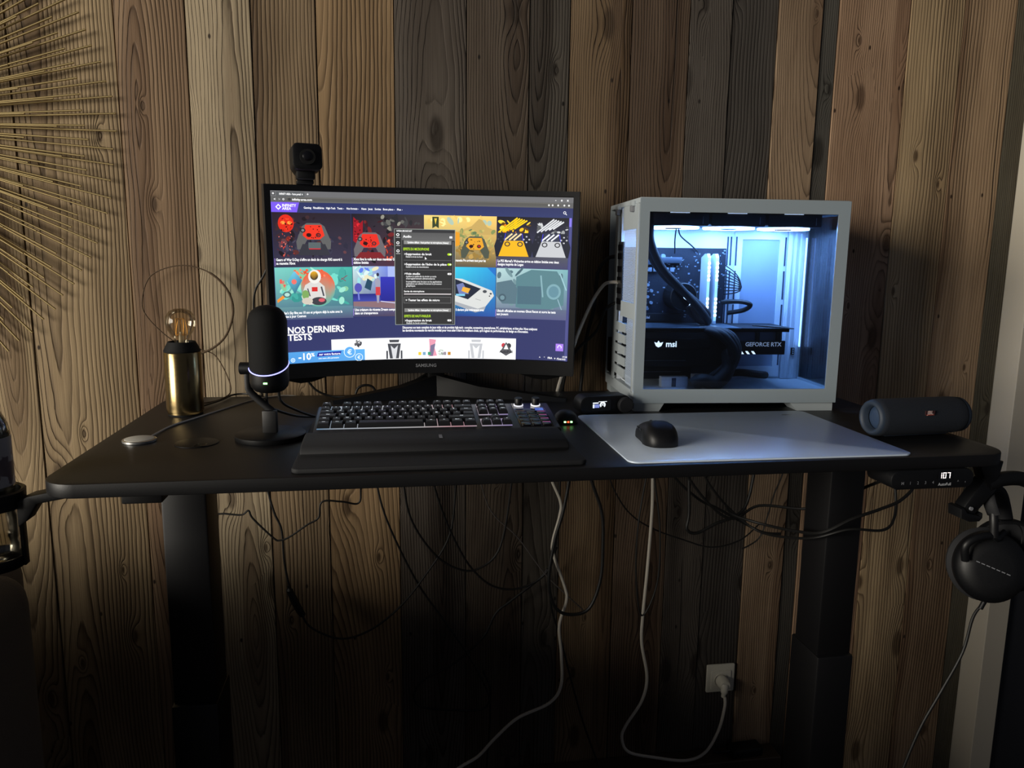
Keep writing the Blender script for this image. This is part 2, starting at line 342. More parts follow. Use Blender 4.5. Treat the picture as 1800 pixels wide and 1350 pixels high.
# ================================================================== MONITOR
class Page:
    """flat page of 1920 x 1080 bent onto the curved panel; colours live in a colour attribute that the panel emits"""
    def __init__(s, W, H, RAD): s.W, s.H, s.R = W, H, RAD; s.big = bmesh.new(); s.small = bmesh.new(); s.cb = s.big.loops.layers.float_color.new('col'); s.cs = s.small.loops.layers.float_color.new('col'); s.n = 0
    def _p(s, x, y, z): return Vector(((x/1920-.5)*s.W, (.5-y/1080)*s.H, z))
    def poly(s, pts, cols, small=False):
        s.n += 1; z = s.n*.000004+(.00012 if small else 0)-.002
        bm, L = (s.small, s.cs) if small else (s.big, s.cb)
        f = bm.faces.new([bm.verts.new(s._p(x, y, z)) for x, y in pts])
        if not isinstance(cols, list): cols = [cols]*len(pts)
        for l, c in zip(f.loops, cols): l[L] = (*lin(c), 1)
    def rect(s, x0, y0, x1, y1, c, c2=None): s.poly([(x0, y0), (x1, y0), (x1, y1), (x0, y1)], [c, c, c2 or c, c2 or c])
    def quad(s, x0, y0, x1, y1, a, b, c, d): s.poly([(x0, y0), (x1, y0), (x1, y1), (x0, y1)], [a, b, c, d])
    def ell(s, cx, cy, rx, ry, c, a=0., n=20, c2=None):
        P = []
        for k in range(n):
            t = 2*PI*k/n; u, v = rx*math.cos(t), ry*math.sin(t); P.append((cx+u*math.cos(a)-v*math.sin(a), cy+u*math.sin(a)+v*math.cos(a)))
        s.poly(P, [c if p[1] < cy else (c2 or c) for p in P])
    def line(s, x0, y0, x1, y1, w_, c):
        d = Vector((x1-x0, y1-y0)); nrm = Vector((-d.y, d.x)).normalized()*w_/2
        s.poly([(x0+nrm.x, y0+nrm.y), (x1+nrm.x, y1+nrm.y), (x1-nrm.x, y1-nrm.y), (x0-nrm.x, y0-nrm.y)], c)
    def text(s, t, x, y, size, c, bold=False, maxw=None, al='L'):
        w_ = twidth(t, size, bold); kx = min(1, maxw/w_) if maxw else 1; s.n += 1; z = s.n*.000004+.00012-.002
        if al == 'C': x -= w_*kx/2
        for ch in t:
            vs, fs, adv = glyph(ch, bold)
            V = [s.small.verts.new(s._p(x+v[0]*size*kx, y-v[1]*size, z)) for v in vs]
            for f in fs:
                try: q = s.small.faces.new([V[i] for i in f])
                except ValueError: continue
                for l in q.loops: l[s.cs] = (*lin(c), 1)
            x += adv*size*kx
    def build(s, name, m, parent):
        for k in range(1, 48):
            bmesh.ops.bisect_plane(s.big, geom=s.big.verts[:]+s.big.edges[:]+s.big.faces[:], plane_co=((k/48-.5)*s.W, 0, 0), plane_no=(1, 0, 0))
        me = bpy.data.meshes.new('t'); s.small.to_mesh(me); s.big.from_mesh(me); bpy.data.meshes.remove(me); s.small.free()
        for v in s.big.verts:
            # 48 flat facets: every layer follows the same facets, so what lies on top stays on top
            u = (v.co.x/s.W+.5)*48; k = min(max(math.floor(u), 0), 47); rr = s.R-v.co.z
            pa, pb_ = [Vector((rr*math.sin(t), -(s.R-rr*math.cos(t)), v.co.y)) for t in ((k/48-.5)*s.W/s.R, ((k+1)/48-.5)*s.W/s.R)]
            v.co = pa.lerp(pb_, u-k)
        me = bpy.data.meshes.new(name); s.big.to_mesh(me); s.big.free(); me.materials.append(m)
        o = bpy.data.objects.new(name, me); COL.objects.link(o); o.parent = parent; return o

MW, MH, MR = .659, .370, 1.0
mon = thing('monitor', 'black curved monitor showing a games website on the desk', 'monitor', (-.2065, .606, 1.352), (R(3.6), 0, 0))
def bent_panel(x0, x1, z0, z1, y0, y1, n=36):
    mb = MB(); vs, fs = [], []
    for k in range(n+1):
        x = x0+(x1-x0)*k/n; th = x/MR
        for (yy, zz) in ((y0, z0), (y0, z1), (y1, z1), (y1, z0)):
            rr = MR+yy; vs.append((rr*math.sin(th), -(MR-rr*math.cos(th)), zz))
    for k in range(n):
        for q in range(4): fs.append((k*4+q, k*4+(q+1) % 4, k*4+4+(q+1) % 4, k*4+4+q))
    fs += [(0, 1, 2, 3), tuple(n*4+q for q in (3, 2, 1, 0))]
    return mb._add(vs, fs)
hx = MW/2
mat('bezel', (13, 14, 17), .42)
sh = bent_panel(-hx-.014, hx+.014, -MH/2-.034, MH/2+.013, .0045, .020).build('panel_housing', 'bezel', mon)
bent_panel(-hx-.014, hx+.014, MH/2+.002, MH/2+.013, -.003, .0045).build('bezel_strip', 'bezel', mon)
bent_panel(-hx-.014, hx+.014, -MH/2-.034, -MH/2-.001, -.003, .0045).build('bezel_chin', 'bezel', mon)
for sx in (-1, 1):
    a, b_ = sorted((sx*(hx+.001), sx*(hx+.014))); bent_panel(a, b_, -MH/2-.001, MH/2+.002, -.003, .0045, 2).build('bezel_strip', 'bezel', mon)
# swelling rear shell, its lower edge seen hanging under the bezel
b = MB(); vs, fs = [], []; N = 24
for k in range(N+1):
    u = k/N*2-1; x = u*(hx+.004); dip = .022*max(0, 1-abs(abs(u)-.80)/.22)
    th = x/MR
    for yy, zz in ((.020, -MH/2-.028), (.045, -MH/2-.036-dip), (.075, -MH/2+.02), (.082, 0), (.07, MH/2-.05), (.020, MH/2+.006)):
        yy = .02+(yy-.02)*(1-.55*abs(u)**3); rr = MR+yy; vs.append((rr*math.sin(th), min(-(MR-rr*math.cos(th)), .075), zz))
for k in range(N):
    for q in range(5): fs.append((k*6+q, k*6+q+1, k*6+6+q+1, k*6+6+q))
fs += [tuple(range(6)), tuple(N*6+q for q in range(6))[::-1]]
b._add(vs, fs).build('rear_shell', 'matte_black', mon)
MB().text('SAMSUNG', .0105, XZ(.0, -.0042, -MH/2-.019), True, 'C').build('brand_lettering', 'print_grey', mon, smooth=False)

scr = bpy.data.materials.new('lit_screen'); scr.use_nodes = True; nt = scr.node_tree; pb = nt.nodes['Principled BSDF']
at = nt.nodes.new('ShaderNodeAttribute'); at.attribute_name = 'col'; nt.links.new(at.outputs['Color'], pb.inputs['Emission Color'])
pb.inputs['Emission Strength'].default_value = 1.25; pb.inputs['Base Color'].default_value = (.01, .01, .012, 1); pb.inputs['Roughness'].default_value = .35
p = Page(MW, MH, MR); WT = (255, 255, 255); rnd = random.Random(3)
p.rect(0, 0, 1920, 1080, (42, 48, 90), (50, 54, 98))
p.rect(0, 0, 1920, 34, (104, 104, 106)); p.rect(0, 34, 1920, 68, (92, 92, 92)); p.rect(6, 7, 26, 27, (70, 70, 72)); p.rect(34, 6, 204, 34, (88, 90, 92))
p.rect(96, 38, 1840, 62, (116, 114, 108), (96, 95, 92)); p.rect(96, 40, 1838, 60, (86, 85, 82))
p.ell(16, 17, 6, 6, (220, 220, 220)); p.text('INFINITY AREA - Votre portail', 52, 25, 17, WT, True, 130); p.text('x', 186, 24, 18, WT); p.text('+', 216, 26, 24, WT)
p.text('<', 18, 58, 20, WT, True); p.text('>', 46, 58, 20, (170, 170, 170), True); p.ell(76, 51, 6, 6, (230, 230, 230)); p.ell(76, 51, 3, 3, (90, 90, 90)); p.ell(112, 51, 9, 9, (60, 60, 62)); p.text('infinity-area.com', 128, 57, 18, WT, True)
for x, t in ((1802, '-'), (1838, 'o'), (1878, 'x')): p.text(t, x, 25, 22, WT, True)
for x in (1762, 1786, 1822, 1862, 1892): p.ell(x, 51, 6, 6, (225, 225, 222))
p.rect(0, 68, 1920, 130, (44, 50, 92), (48, 56, 100)); p.poly([(0, 68), (170, 68), (154, 128), (0, 128)], (118, 88, 226))
p.poly([(26, 97), (44, 79), (62, 97), (44, 115)], WT); p.poly([(34, 97), (44, 87), (54, 97), (44, 107)], (118, 88, 226))
p.text('INFINITY', 66, 96, 24, WT, True, 84); p.text('AREA', 66, 114, 22, WT, True)
for x, t, w_ in ((196, 'Gaming', 46), (253, 'Films&Séries', 68), (332, 'High-Tech', 58), (401, 'Tests -', 42), (459, 'Nos formats -', 76), (552, 'News', 32), (595, 'Jeux', 28), (636, 'Sorties', 40), (688, 'Bons plans -', 74), (777, 'Plus -', 36)): p.text(t, x, 105, 17, WT, True, w_)
p.ell(1866, 97, 9, 9, WT); p.ell(1866, 97, 6, 6, (48, 56, 100)); p.line(1872, 103, 1880, 111, 4, WT)
p.rect(1898, 130, 1914, 186, (128, 116, 220)); p.rect(1898, 186, 1916, 1080, (74, 76, 130))
def pad_shape(cx, cy, s_, body, face, stick=(40, 40, 44)):
    p.poly([(cx-62*s_, cy-44*s_), (cx-36*s_, cy-62*s_), (cx+36*s_, cy-62*s_), (cx+62*s_, cy-44*s_), (cx+96*s_, cy+40*s_), (cx+92*s_, cy+82*s_), (cx+66*s_, cy+84*s_), (cx+36*s_, cy+30*s_), (cx-36*s_, cy+30*s_), (cx-66*s_, cy+84*s_), (cx-92*s_, cy+82*s_), (cx-96*s_, cy+40*s_)], body)
    p.poly([(cx-44*s_, cy-52*s_), (cx+44*s_, cy-52*s_), (cx+60*s_, cy+6*s_), (cx+34*s_, cy+28*s_), (cx-34*s_, cy+28*s_), (cx-60*s_, cy+6*s_)], face)
    p.ell(cx-58*s_, cy-22*s_, 15*s_, 13*s_, stick); p.ell(cx-58*s_, cy-22*s_, 8*s_, 7*s_, (120, 124, 126)); p.ell(cx+26*s_, cy+4*s_, 14*s_, 12*s_, stick); p.ell(cx+26*s_, cy+4*s_, 8*s_, 7*s_, (190, 40, 34))
    p.ell(cx-26*s_, cy+4*s_, 14*s_, 11*s_, (46, 16, 16))
    for k in range(12): p.ell(cx+rnd.uniform(-36, 36)*s_, cy+rnd.uniform(-44, 20)*s_, rnd.uniform(2, 6)*s_, rnd.uniform(2, 4)*s_, tuple(int(q*.3) for q in face), n=8)
def fog(x0, y0, x1, y1, cols, n, smin, smax):
    for _ in range(n):
        rx, ry = rnd.uniform(smin, smax), rnd.uniform(smin, smax)*.6
        cx, cy = rnd.uniform(x0+rx, x1-rx), rnd.uniform(y0+ry, y1-ry); p.ell(cx, cy, rx, ry, rnd.choice(cols), rnd.uniform(0, 3), 9)
# row one
p.quad(2, 130, 484, 464, (44, 32, 40), (40, 34, 42), (56, 52, 72), (52, 50, 72))
fog(2, 140, 300, 400, [(60, 40, 44), (86, 46, 44), (38, 28, 34), (120, 40, 34), (30, 24, 30)], 46, 6, 26)
fog(20, 270, 480, 400, [(70, 66, 84), (44, 42, 58), (96, 60, 66), (56, 54, 72)], 40, 6, 30); p.ell(84, 196, 48, 54, (214, 44, 26)); p.ell(66, 192, 14, 10, (255, 150, 60)); p.ell(106, 192, 14, 10, (255, 150, 60))
fog(50, 160, 130, 262, [(130, 22, 16), (240, 80, 40), (70, 12, 12)], 16, 3, 9); fog(10, 240, 140, 400, [(200, 60, 50), (90, 30, 30), (240, 120, 100)], 34, 2, 7)
pad_shape(250, 262, 1.12, (92, 92, 92), (226, 52, 34)); p.poly([(180, 322), (320, 322), (350, 392), (150, 392)], (52, 52, 60)); p.rect(216, 312, 292, 350, (86, 96, 98)); p.line(220, 352, 290, 352, 6, (200, 40, 50))
p.quad(487, 130, 948, 464, (30, 26, 34), (52, 52, 56), (84, 40, 44), (58, 52, 76)); fog(490, 135, 780, 440, [(60, 24, 30), (40, 34, 40), (110, 34, 36), (26, 22, 28)], 50, 6, 26)
fog(640, 132, 945, 240, [(96, 96, 92), (64, 64, 66), (40, 40, 44), (140, 138, 126)], 26, 6, 28); p.poly([(500, 150), (540, 190), (560, 170), (556, 260), (520, 320), (496, 300)], (150, 22, 34)); fog(500, 170, 556, 300, [(220, 40, 50), (70, 10, 20)], 14, 3, 10)
fog(690, 250, 760, 420, [(200, 70, 50), (240, 110, 80), (110, 30, 30)], 18, 5, 18); pad_shape(600, 312, 1.06, (104, 98, 102), (220, 46, 34)); p.poly([(540, 372), (668, 372), (700, 412), (506, 412)], (120, 34, 40))
p.quad(950, 130, 1424, 464, (232, 206, 120), (242, 200, 110), (96, 86, 60), (74, 70, 78)); fog(960, 134, 1420, 200, [(250, 228, 150), (226, 190, 104), (170, 190, 170)], 24, 8, 34)
p.poly([(1170, 232), (1260, 196), (1308, 148), (1330, 156), (1362, 200), (1422, 226), (1422, 250), (1170, 250)], (190, 160, 92)); fog(1150, 210, 1420, 330, [(128, 140, 84), (164, 156, 90), (96, 116, 78), (196, 178, 100)], 50, 5, 22); fog(1150, 320, 1420, 410, [(150, 120, 60), (110, 92, 50), (186, 150, 80)], 30, 6, 26)
p.poly([(1004, 140), (1046, 140), (1046, 214), (1026, 200), (1004, 214)], (52, 64, 40)); p.poly([(1016, 150), (1034, 150), (1025, 190)], (222, 190, 70))
p.poly([(1150, 230), (1182, 240), (1184, 320), (1150, 330)], (222, 150, 40)); pad_shape(1284, 322, .98, (76, 82, 70), (222, 158, 44))
p.quad(1426, 130, 1898, 464, (28, 26, 30), (30, 30, 34), (60, 62, 92), (62, 64, 100)); fog(1430, 150, 1660, 330, [(250, 190, 20), (230, 130, 10), (90, 60, 10), (255, 214, 60)], 40, 5, 26); fog(1672, 150, 1895, 330, [(150, 152, 154), (90, 92, 94), (200, 202, 204), (60, 60, 64)], 40, 5, 26)
for k in range(5): p.line(1436+k*26, 232-k*6, 1560+k*16, 136+k*4, 9, (255, 206, 16)); p.line(1690+k*26, 228-k*6, 1800+k*16, 140+k*4, 9, (214, 216, 220))
def ds_pad(cx, c1, c2):
    p.poly([(cx-100, 232), (cx+100, 232), (cx+128, 320), (cx+116, 388), (cx+84, 388), (cx+50, 330), (cx-50, 330), (cx-84, 388), (cx-116, 388), (cx-128, 320)], (34, 36, 48))
    p.poly([(cx-62, 284), (cx+62, 284), (cx+100, 386), (cx-100, 386)], c1); p.poly([(cx-46, 232), (cx+46, 232), (cx+56, 284), (cx-56, 284)], (54, 58, 76))
    for k in range(3): p.line(cx-60+k*30, 280, cx-10+k*30, 238, 10, c2)
    p.line(cx-54, 236, cx-62, 284, 4, (70, 70, 230)); p.line(cx+54, 236, cx+62, 284, 4, (70, 70, 230))
    for sx in (-1, 1): p.ell(cx+sx*42, 306, 19, 16, (46, 46, 52)); p.ell(cx+sx*42, 306, 12, 10, c1)
    for ax, ay in ((0, -18), (18, 0), (0, 18), (-18, 0)): p.ell(cx+84+ax, 274+ay, 6, 5, (190, 190, 196)); p.ell(cx-84+ax, 274+ay, 6, 5, (60, 62, 76))
ds_pad(1538, (236, 176, 30), (240, 214, 160)); ds_pad(1784, (190, 192, 196), (226, 228, 232))
p.quad(1426, 388, 1898, 464, (70, 68, 78), (78, 80, 92), (66, 66, 100), (70, 70, 108))
# row two
p.quad(2, 466, 484, 796, (120, 196, 186), (64, 170, 156), (74, 92, 122), (70, 86, 118)); fog(6, 470, 480, 700, [(110, 206, 190), (66, 160, 150), (150, 216, 196), (54, 140, 134), (130, 190, 150)], 54, 10, 46)
p.ell(266, 600, 108, 118, (222, 92, 58), c2=(98, 168, 152)); fog(110, 476, 340, 540, [(222, 90, 56), (236, 130, 96), (196, 70, 44)], 24, 4, 18); p.poly([(122, 488), (168, 548), (120, 634), (76, 552)], [(110, 190, 216), (62, 130, 170), (54, 110, 130), (80, 170, 190)]); p.ell(118, 556, 16, 16, (226, 110, 100))
fog(20, 530, 80, 590, [(220, 90, 80), (200, 120, 110)], 10, 4, 14); p.poly([(10, 668), (54, 634), (62, 652), (12, 686)], (238, 140, 50)); p.ell(72, 636, 26, 20, (70, 110, 110)); p.ell(72, 636, 16, 12, (170, 210, 200)); p.line(410, 548, 452, 520, 5, (120, 80, 90)); p.line(414, 536, 442, 556, 5, (120, 80, 90))
# a plain suited figure
p.poly([(186, 578), (224, 556), (270, 556), (306, 588), (314, 660), (290, 700), (206, 704), (170, 684), (160, 650)], (206, 204, 200)); p.ell(246, 526, 40, 44, (224, 222, 216)); p.ell(243, 520, 25, 28, (214, 160, 40), c2=(60, 50, 40)); p.rect(226, 592, 262, 620, (200, 46, 44)); p.line(200, 600, 214, 650, 8, (90, 90, 96)); p.line(286, 590, 300, 650, 10, (70, 72, 80))
p.ell(186, 640, 22, 30, (120, 160, 90)); p.ell(268, 682, 48, 26, (60, 60, 66)); p.ell(286, 676, 20, 12, (206, 90, 100)); p.ell(196, 680, 34, 22, (198, 190, 176))
p.quad(2, 716, 484, 796, (96, 142, 146), (92, 130, 146), (78, 84, 116), (76, 82, 116))
p.quad(487, 462, 776, 790, (190, 216, 220), (70, 90, 210), (78, 66, 86), (60, 60, 96)); fog(490, 466, 660, 570, [(206, 226, 226), (220, 214, 180), (150, 210, 214), (90, 120, 220)], 26, 8, 30); p.rect(664, 530, 776, 700, (50, 52, 170), (36, 38, 130)); p.rect(712, 462, 776, 530, (160, 176, 226)); p.rect(487, 640, 664, 690, (36, 40, 120), (60, 70, 160)); p.poly([(487, 690), (776, 690), (776, 740), (487, 720)], (132, 104, 110))
p.poly([(560, 600), (580, 540), (612, 560), (600, 620)], (38, 70, 92)); p.poly([(628, 560), (644, 530), (664, 560), (660, 610), (652, 700), (640, 700), (634, 620)], (150, 150, 170)); p.rect(632, 596, 662, 650, (196, 60, 66)); p.ell(647, 516, 9, 12, (50, 50, 70)); p.ell(520, 600, 24, 30, (80, 80, 170)); p.line(520, 630, 524, 680, 10, (110, 120, 200)); p.line(664, 690, 776, 704, 6, (190, 190, 220))
p.quad(1150, 462, 1424, 790, (60, 196, 226), (44, 150, 210), (44, 84, 160), (40, 60, 130)); p.poly([(1366, 462), (1424, 462), (1424, 520)], (36, 110, 190)); p.poly([(1150, 536), (1200, 540), (1400, 616), (1414, 650), (1360, 720), (1306, 738), (1150, 690)], (206, 208, 206)); p.poly([(1150, 690), (1306, 738), (1360, 720), (1350, 748), (1290, 764), (1150, 712)], (160, 164, 170)); p.poly([(1150, 540), (1326, 604), (1240, 676), (1150, 648)], (34, 40, 56))
p.poly([(1162, 580), (1206, 566), (1246, 640), (1180, 640)], (110, 120, 170)); p.poly([(1206, 592), (1256, 604), (1240, 636), (1196, 620)], (226, 168, 60)); p.rect(1160, 640, 1220, 654, (120, 190, 220)); p.ell(1352, 622, 14, 10, (70, 74, 80)); p.ell(1392, 636, 8, 6, (70, 74, 80)); p.ell(1384, 652, 5, 4, (60, 60, 70)); p.line(1290, 672, 1326, 682, 3, (150, 152, 154))
p.quad(1428, 464, 1902, 800, (176, 206, 206), (120, 170, 176), (92, 96, 128), (84, 92, 124)); fog(1432, 470, 1898, 740, [(110, 140, 146), (84, 112, 122), (140, 172, 176), (70, 98, 108)], 40, 10, 44)
p.poly([(1560, 520), (1660, 470), (1830, 476), (1880, 560), (1880, 700), (1700, 760), (1560, 720)], (86, 124, 132)); p.poly([(1430, 560), (1530, 540), (1570, 600), (1560, 700), (1470, 700), (1430, 650)], (86, 112, 124)); p.ell(1812, 612, 48, 52, (120, 160, 170)); p.ell(1812, 612, 34, 38, (96, 136, 150)); p.rect(1570, 580, 1730, 700, (74, 104, 118)); p.line(1724, 506, 1740, 650, 10, (130, 168, 176)); p.line(1850, 490, 1896, 600, 8, (150, 190, 200)); p.line(1840, 660, 1880, 760, 6, (140, 172, 184)); p.ell(1470, 660, 26, 26, (70, 92, 104)); p.ell(1470, 660, 15, 15, (110, 140, 150))
p.quad(1428, 730, 1902, 800, (92, 104, 126), (92, 102, 126), (86, 88, 126), (84, 86, 126))
# headlines
def head(x, y, a, b_, w1, w2): p.text(a, x, y, 23, WT, True, w1); p.text(b_, x, y+22, 23, WT, True, w2); p.rect(x-9, y-16, x-6, y+30, (160, 130, 220))
head(14, 426, "Gears of War E-Day s'offre un deck de charge RIG assorti à", "sa manette Xbox", 408, 116); head(494, 424, "Xbox lève le voile sur deux manettes Gears", "édition limitée", 290, 96)
head(1434, 424, "La PS5 Marvel's Wolverine arrive en édition limitée avec deux", "designs inspirés de Logan", 406, 172); p.text('manette Pro arrivent tout pour les', 1156, 426, 23, WT, True, 200)
head(14, 760, "No Man's Sky fête ses 10 ans et prépare déjà la suite avec la", "très mise à jour Cosmos", 400, 170); head(494, 752, "Une créature de récente Dream comparaît", "dans un transparence", 290, 150); p.text('Il devient plus intéressant avec', 1158, 754, 23, WT, True, 190)
head(1434, 756, "Ubisoft officialise un nouveau Ghost Recon et ouvre les tests", "aux joueurs", 396, 78)
p.text('NOS DERNIERS', 64, 884, 58, WT, True, 360); p.text('TESTS', 64, 930, 58, WT, True)
p.text("Découvrez nos tests complets de jeux vidéo et de produits high-tech : consoles, accessoires, smartphones, PC, périphériques, et bien plus. Nous analysons", 804, 874, 22, WT, True, 906)
p.text("les dernières nouveautés du marché mondial pour vous aider à faire les meilleurs choix, qu'il s'agisse de performances, de design ou d'innovation.", 804, 894, 22, WT, True, 846)
p.rect(338, 936, 1568, 1080, (252, 253, 255)); fog(480, 940, 540, 992, [(90, 90, 96), (60, 60, 66), (130, 130, 130)], 12, 6, 16)
def seat_icon(cx, c1, c2):
    p.poly([(cx-34, 948), (cx+34, 948), (cx+30, 966), (cx-30, 966)], c1); p.poly([(cx-44, 974), (cx+44, 974), (cx+30, 1076), (cx-30, 1076)], c1); p.poly([(cx-24, 986), (cx, 1010), (cx+24, 986), (cx+10, 1076), (cx-10, 1076)], c2); p.rect(cx-54, 1022, cx-42, 1078, c1); p.rect(cx+42, 1022, cx+54, 1078, c1)
seat_icon(748, (72, 74, 80), (206, 208, 212)); seat_icon(1298, (188, 190, 194), (236, 238, 240)); p.poly([(980, 944), (1028, 950), (1016, 1000), (1034, 1060), (976, 1066), (984, 1010)], (222, 150, 170)); p.poly([(990, 990), (1024, 976), (1006, 1062), (986, 1062)], (120, 110, 140)); fog(1036, 1010, 1090, 1066, [(150, 160, 150), (190, 200, 190)], 8, 6, 14)
for x, c in ((918, (232, 196, 60)), (948, (120, 160, 190)), (982, (60, 150, 110)), (1086, (150, 140, 150)), (1116, (190, 130, 40))): p.rect(x-10, 1034, x+10, 1056, c)
p.ell(1484, 984, 14, 16, (190, 60, 70)); p.ell(1520, 986, 16, 18, (60, 60, 64)); p.poly([(1502, 960), (1544, 1030), (1502, 1056), (1460, 1030)], (84, 84, 88)); p.poly([(1502, 976), (1518, 1010), (1486, 1010)], WT); p.text('AutoFull', 1502, 1036, 26, (40, 40, 44), True, 92, 'C')
p.quad(0, 1006, 553, 1080, (78, 150, 214), (92, 170, 232), (92, 160, 222), (70, 140, 210)); p.text('-10', 124, 1060, 62, WT, True); p.text('%', 206, 1040, 32, WT, True); p.poly([(250, 1018), (402, 1014), (392, 1040), (242, 1044)], (36, 44, 150)); p.text('sur votre facture', 256, 1036, 20, WT, True); p.text('avec notre offre partenaire', 252, 1060, 12, WT, True)
for cx, cy, r_ in ((454, 1022, 38), (514, 1060, 26), (90, 1058, 14)): p.ell(cx, cy, r_, r_, (226, 240, 252)); p.ell(cx, cy, r_-4, r_-4, (92, 164, 228)); p.text('€', cx, cy+r_*.42, r_*1.2, (226, 240, 252), True, None, 'C')
p.rect(1838, 960, 1890, 1010, (164, 124, 226)); p.ell(1864, 984, 14, 14, WT); p.ell(1864, 984, 10, 10, (164, 124, 226)); p.rect(1846, 990, 1882, 1006, (164, 124, 226))
for x, t in ((1728, '^'), (1760, '*'), (1786, 'FRA'), (1830, 'o'), (1850, '<')): p.text(t, x, 1066, 18, WT, True)
p.text('17:18', 1884, 1054, 15, WT, True); p.text('11/08/2025', 1846, 1070, 14, WT, True, 62)
# dark settings window in front
p.rect(757, 220, 1154, 848, (150, 160, 150)); p.rect(760, 223, 1151, 845, (48, 48, 48)); p.rect(760, 223, 1151, 242, (52, 52, 54)); p.rect(806, 243, 1151, 292, (84, 84, 84), (96, 96, 96)); p.rect(803, 243, 805, 845, (120, 120, 120)); p.rect(1137, 300, 1142, 838, (110, 110, 112))
p.text('NVIDIA BROADCAST', 772, 239, 15, WT, True, 100); p.text('Audio', 814, 276, 22, WT, True); p.rect(1116, 264, 1134, 277, WT)
for y in (258, 310, 362): p.ell(780, y, 10, 9, WT); p.ell(780, y, 6, 5, (48, 48, 48)); p.rect(768, y+16, 794, y+19, (210, 210, 210))
for y in (294, 738): p.rect(818, y, 1128, y+24, (130, 130, 128)); p.text('Système défaut - haut-parleur et microphone (réseau)', 842, y+18, 17, WT, True, 268)
GR = (178, 220, 40)
p.text('EFFETS DU MICROPHONE', 814, 357, 23, GR, True, 168); p.text('EFFETS DE HAUT-PARLEUR', 816, 798, 23, GR, True, 176)
def opt(y, a, b_, on, w2=110):
    p.text('> ', 820, y, 18, WT, True); p.text(a, 830, y, 20, WT, True); p.text(b_, 830, y+16, 15, (215, 215, 215), True, w2)
    p.ell(1110, y-7, 8, 7, GR if on else (190, 190, 190)); p.ell(1122, y-7, 8, 7, GR if on else (235, 235, 235)); p.rect(1108, y-14, 1122, y, GR if on else (190, 190, 190)); p.ell(1122 if on else 1110, y-7, 5, 5, WT)
opt(388, 'Suppression du bruit', 'Réduit le bruit de fond', True); opt(454, "Suppression de l'écho de la pièce", 'Réduit le bruit de réverbération', True, 150); opt(516, 'Voix studio', 'Améliore la qualité afin de simuler un studio', False, 200); p.text("d'enregistrement ultramoderne", 830, 546, 15, (215, 215, 215), True)
for k, t in enumerate(('Incompatible avec les jeux ou les applications', 'applications qui utilisent fortement le processeur', 'graphique.')): p.text(t, 830, 566+k*14, 15, (215, 215, 215), True, 236)
for y in (420, 484, 607): p.rect(816, y, 1128, y+2, (110, 110, 110))
p.text('Sortie du microphone', 816, 630, 15, WT, True); p.rect(816, 640, 1128, 646, (214, 206, 208)); p.rect(814, 662, 1128, 704, (120, 120, 120)); p.rect(816, 664, 1126, 702, (54, 54, 54)); p.text('> Tester les effets de micro', 826, 690, 20, WT, True)
opt(826, 'Suppression du bruit', 'Réduit le bruit entrant', False, 170); p.poly([(955, 398), (955, 418), (961, 413), (968, 414)], WT)
p.build('screen', scr, mon)['label'] = 'lit curved screen with a website, headlines and a dark settings window'
# stand: neck and spread feet
mon2 = MB().box(.006, .048, .058, .088, -.26, .03, bev=.006)
MI = Matrix.Rotation(R(-3.6), 4, 'X')
mon2.build('neck', 'black_plastic', mon)
for tip, nm in (((-.215, -.03), 'l'), ((.325, -.055), 'r')):
    bx, by = .027, .072; d = Vector((tip[0]-bx, tip[1]-by, 0)); nrm = Vector((-d.y, d.x, 0)).normalized(); zb = -.282
    mb = MB(); vs = []
    for t, w_, h_ in ((0, .030, .05), (.35, .028, .026), (.75, .022, .014), (1, .014, .007)):
        c = Vector((bx, by, zb))+d*t
        c.z = (zb-c.y*math.sin(R(3.6)))/math.cos(R(3.6))
        vs += [c+nrm*w_, c-nrm*w_, c-nrm*w_*.45+Vector((0, 0, h_)), c+nrm*w_*.45+Vector((0, 0, h_))]
    fs = [(0, 1, 2, 3), (15, 14, 13, 12)]
    for k in range(3):
        for q in range(4): fs.append((k*4+q, k*4+(q+1) % 4, k*4+4+(q+1) % 4, k*4+4+q))
    mb._add(vs, fs).build('stand_foot', 'black_plastic', mon)
MB().box(.235, .243, .02, .03, -.232, -.212, bev=.001).build('joystick_button', 'print_grey', mon)

# ================================================================== WEBCAM
wc = thing('webcam', 'black square webcam clipped on top of the curved monitor', 'webcam', (-.459, .545, 1.552), (0, 0, R(10)))
MB().prism(rrect(.060, .054, .012, 6), -.010, .034, XZ(0, 0, .045, R(6), R(-6)) , bev=.003).build('camera_body', 'black_plastic', wc)
ln = MB().cyl((.0035, -.032, .047), (.0035, -.038, .0475), .0165, .0155, 32).build('lens_ring', 'matte_black', wc)
MB().lathe([(0, .004), (.007, .003), (.0115, 0)], XZ(.0035, -.037, .0475), 24).build('lens', 'gloss_black', ln)
MB().lathe([(0, -.004), (.019, -.004), (.021, 0), (.019, .010), (0, .010)], XZ(-.006, .018, .030), 24).build('rear_disc', 'black_plastic', wc)
MB().box(-.019, .019, -.020, .016, .004, .026, bev=.004).build('clip_neck', 'black_plastic', wc)
MB().box(-.017, .017, -.004, .030, -.004, .004, bev=.002).build('clip_base', 'black_plastic', wc)

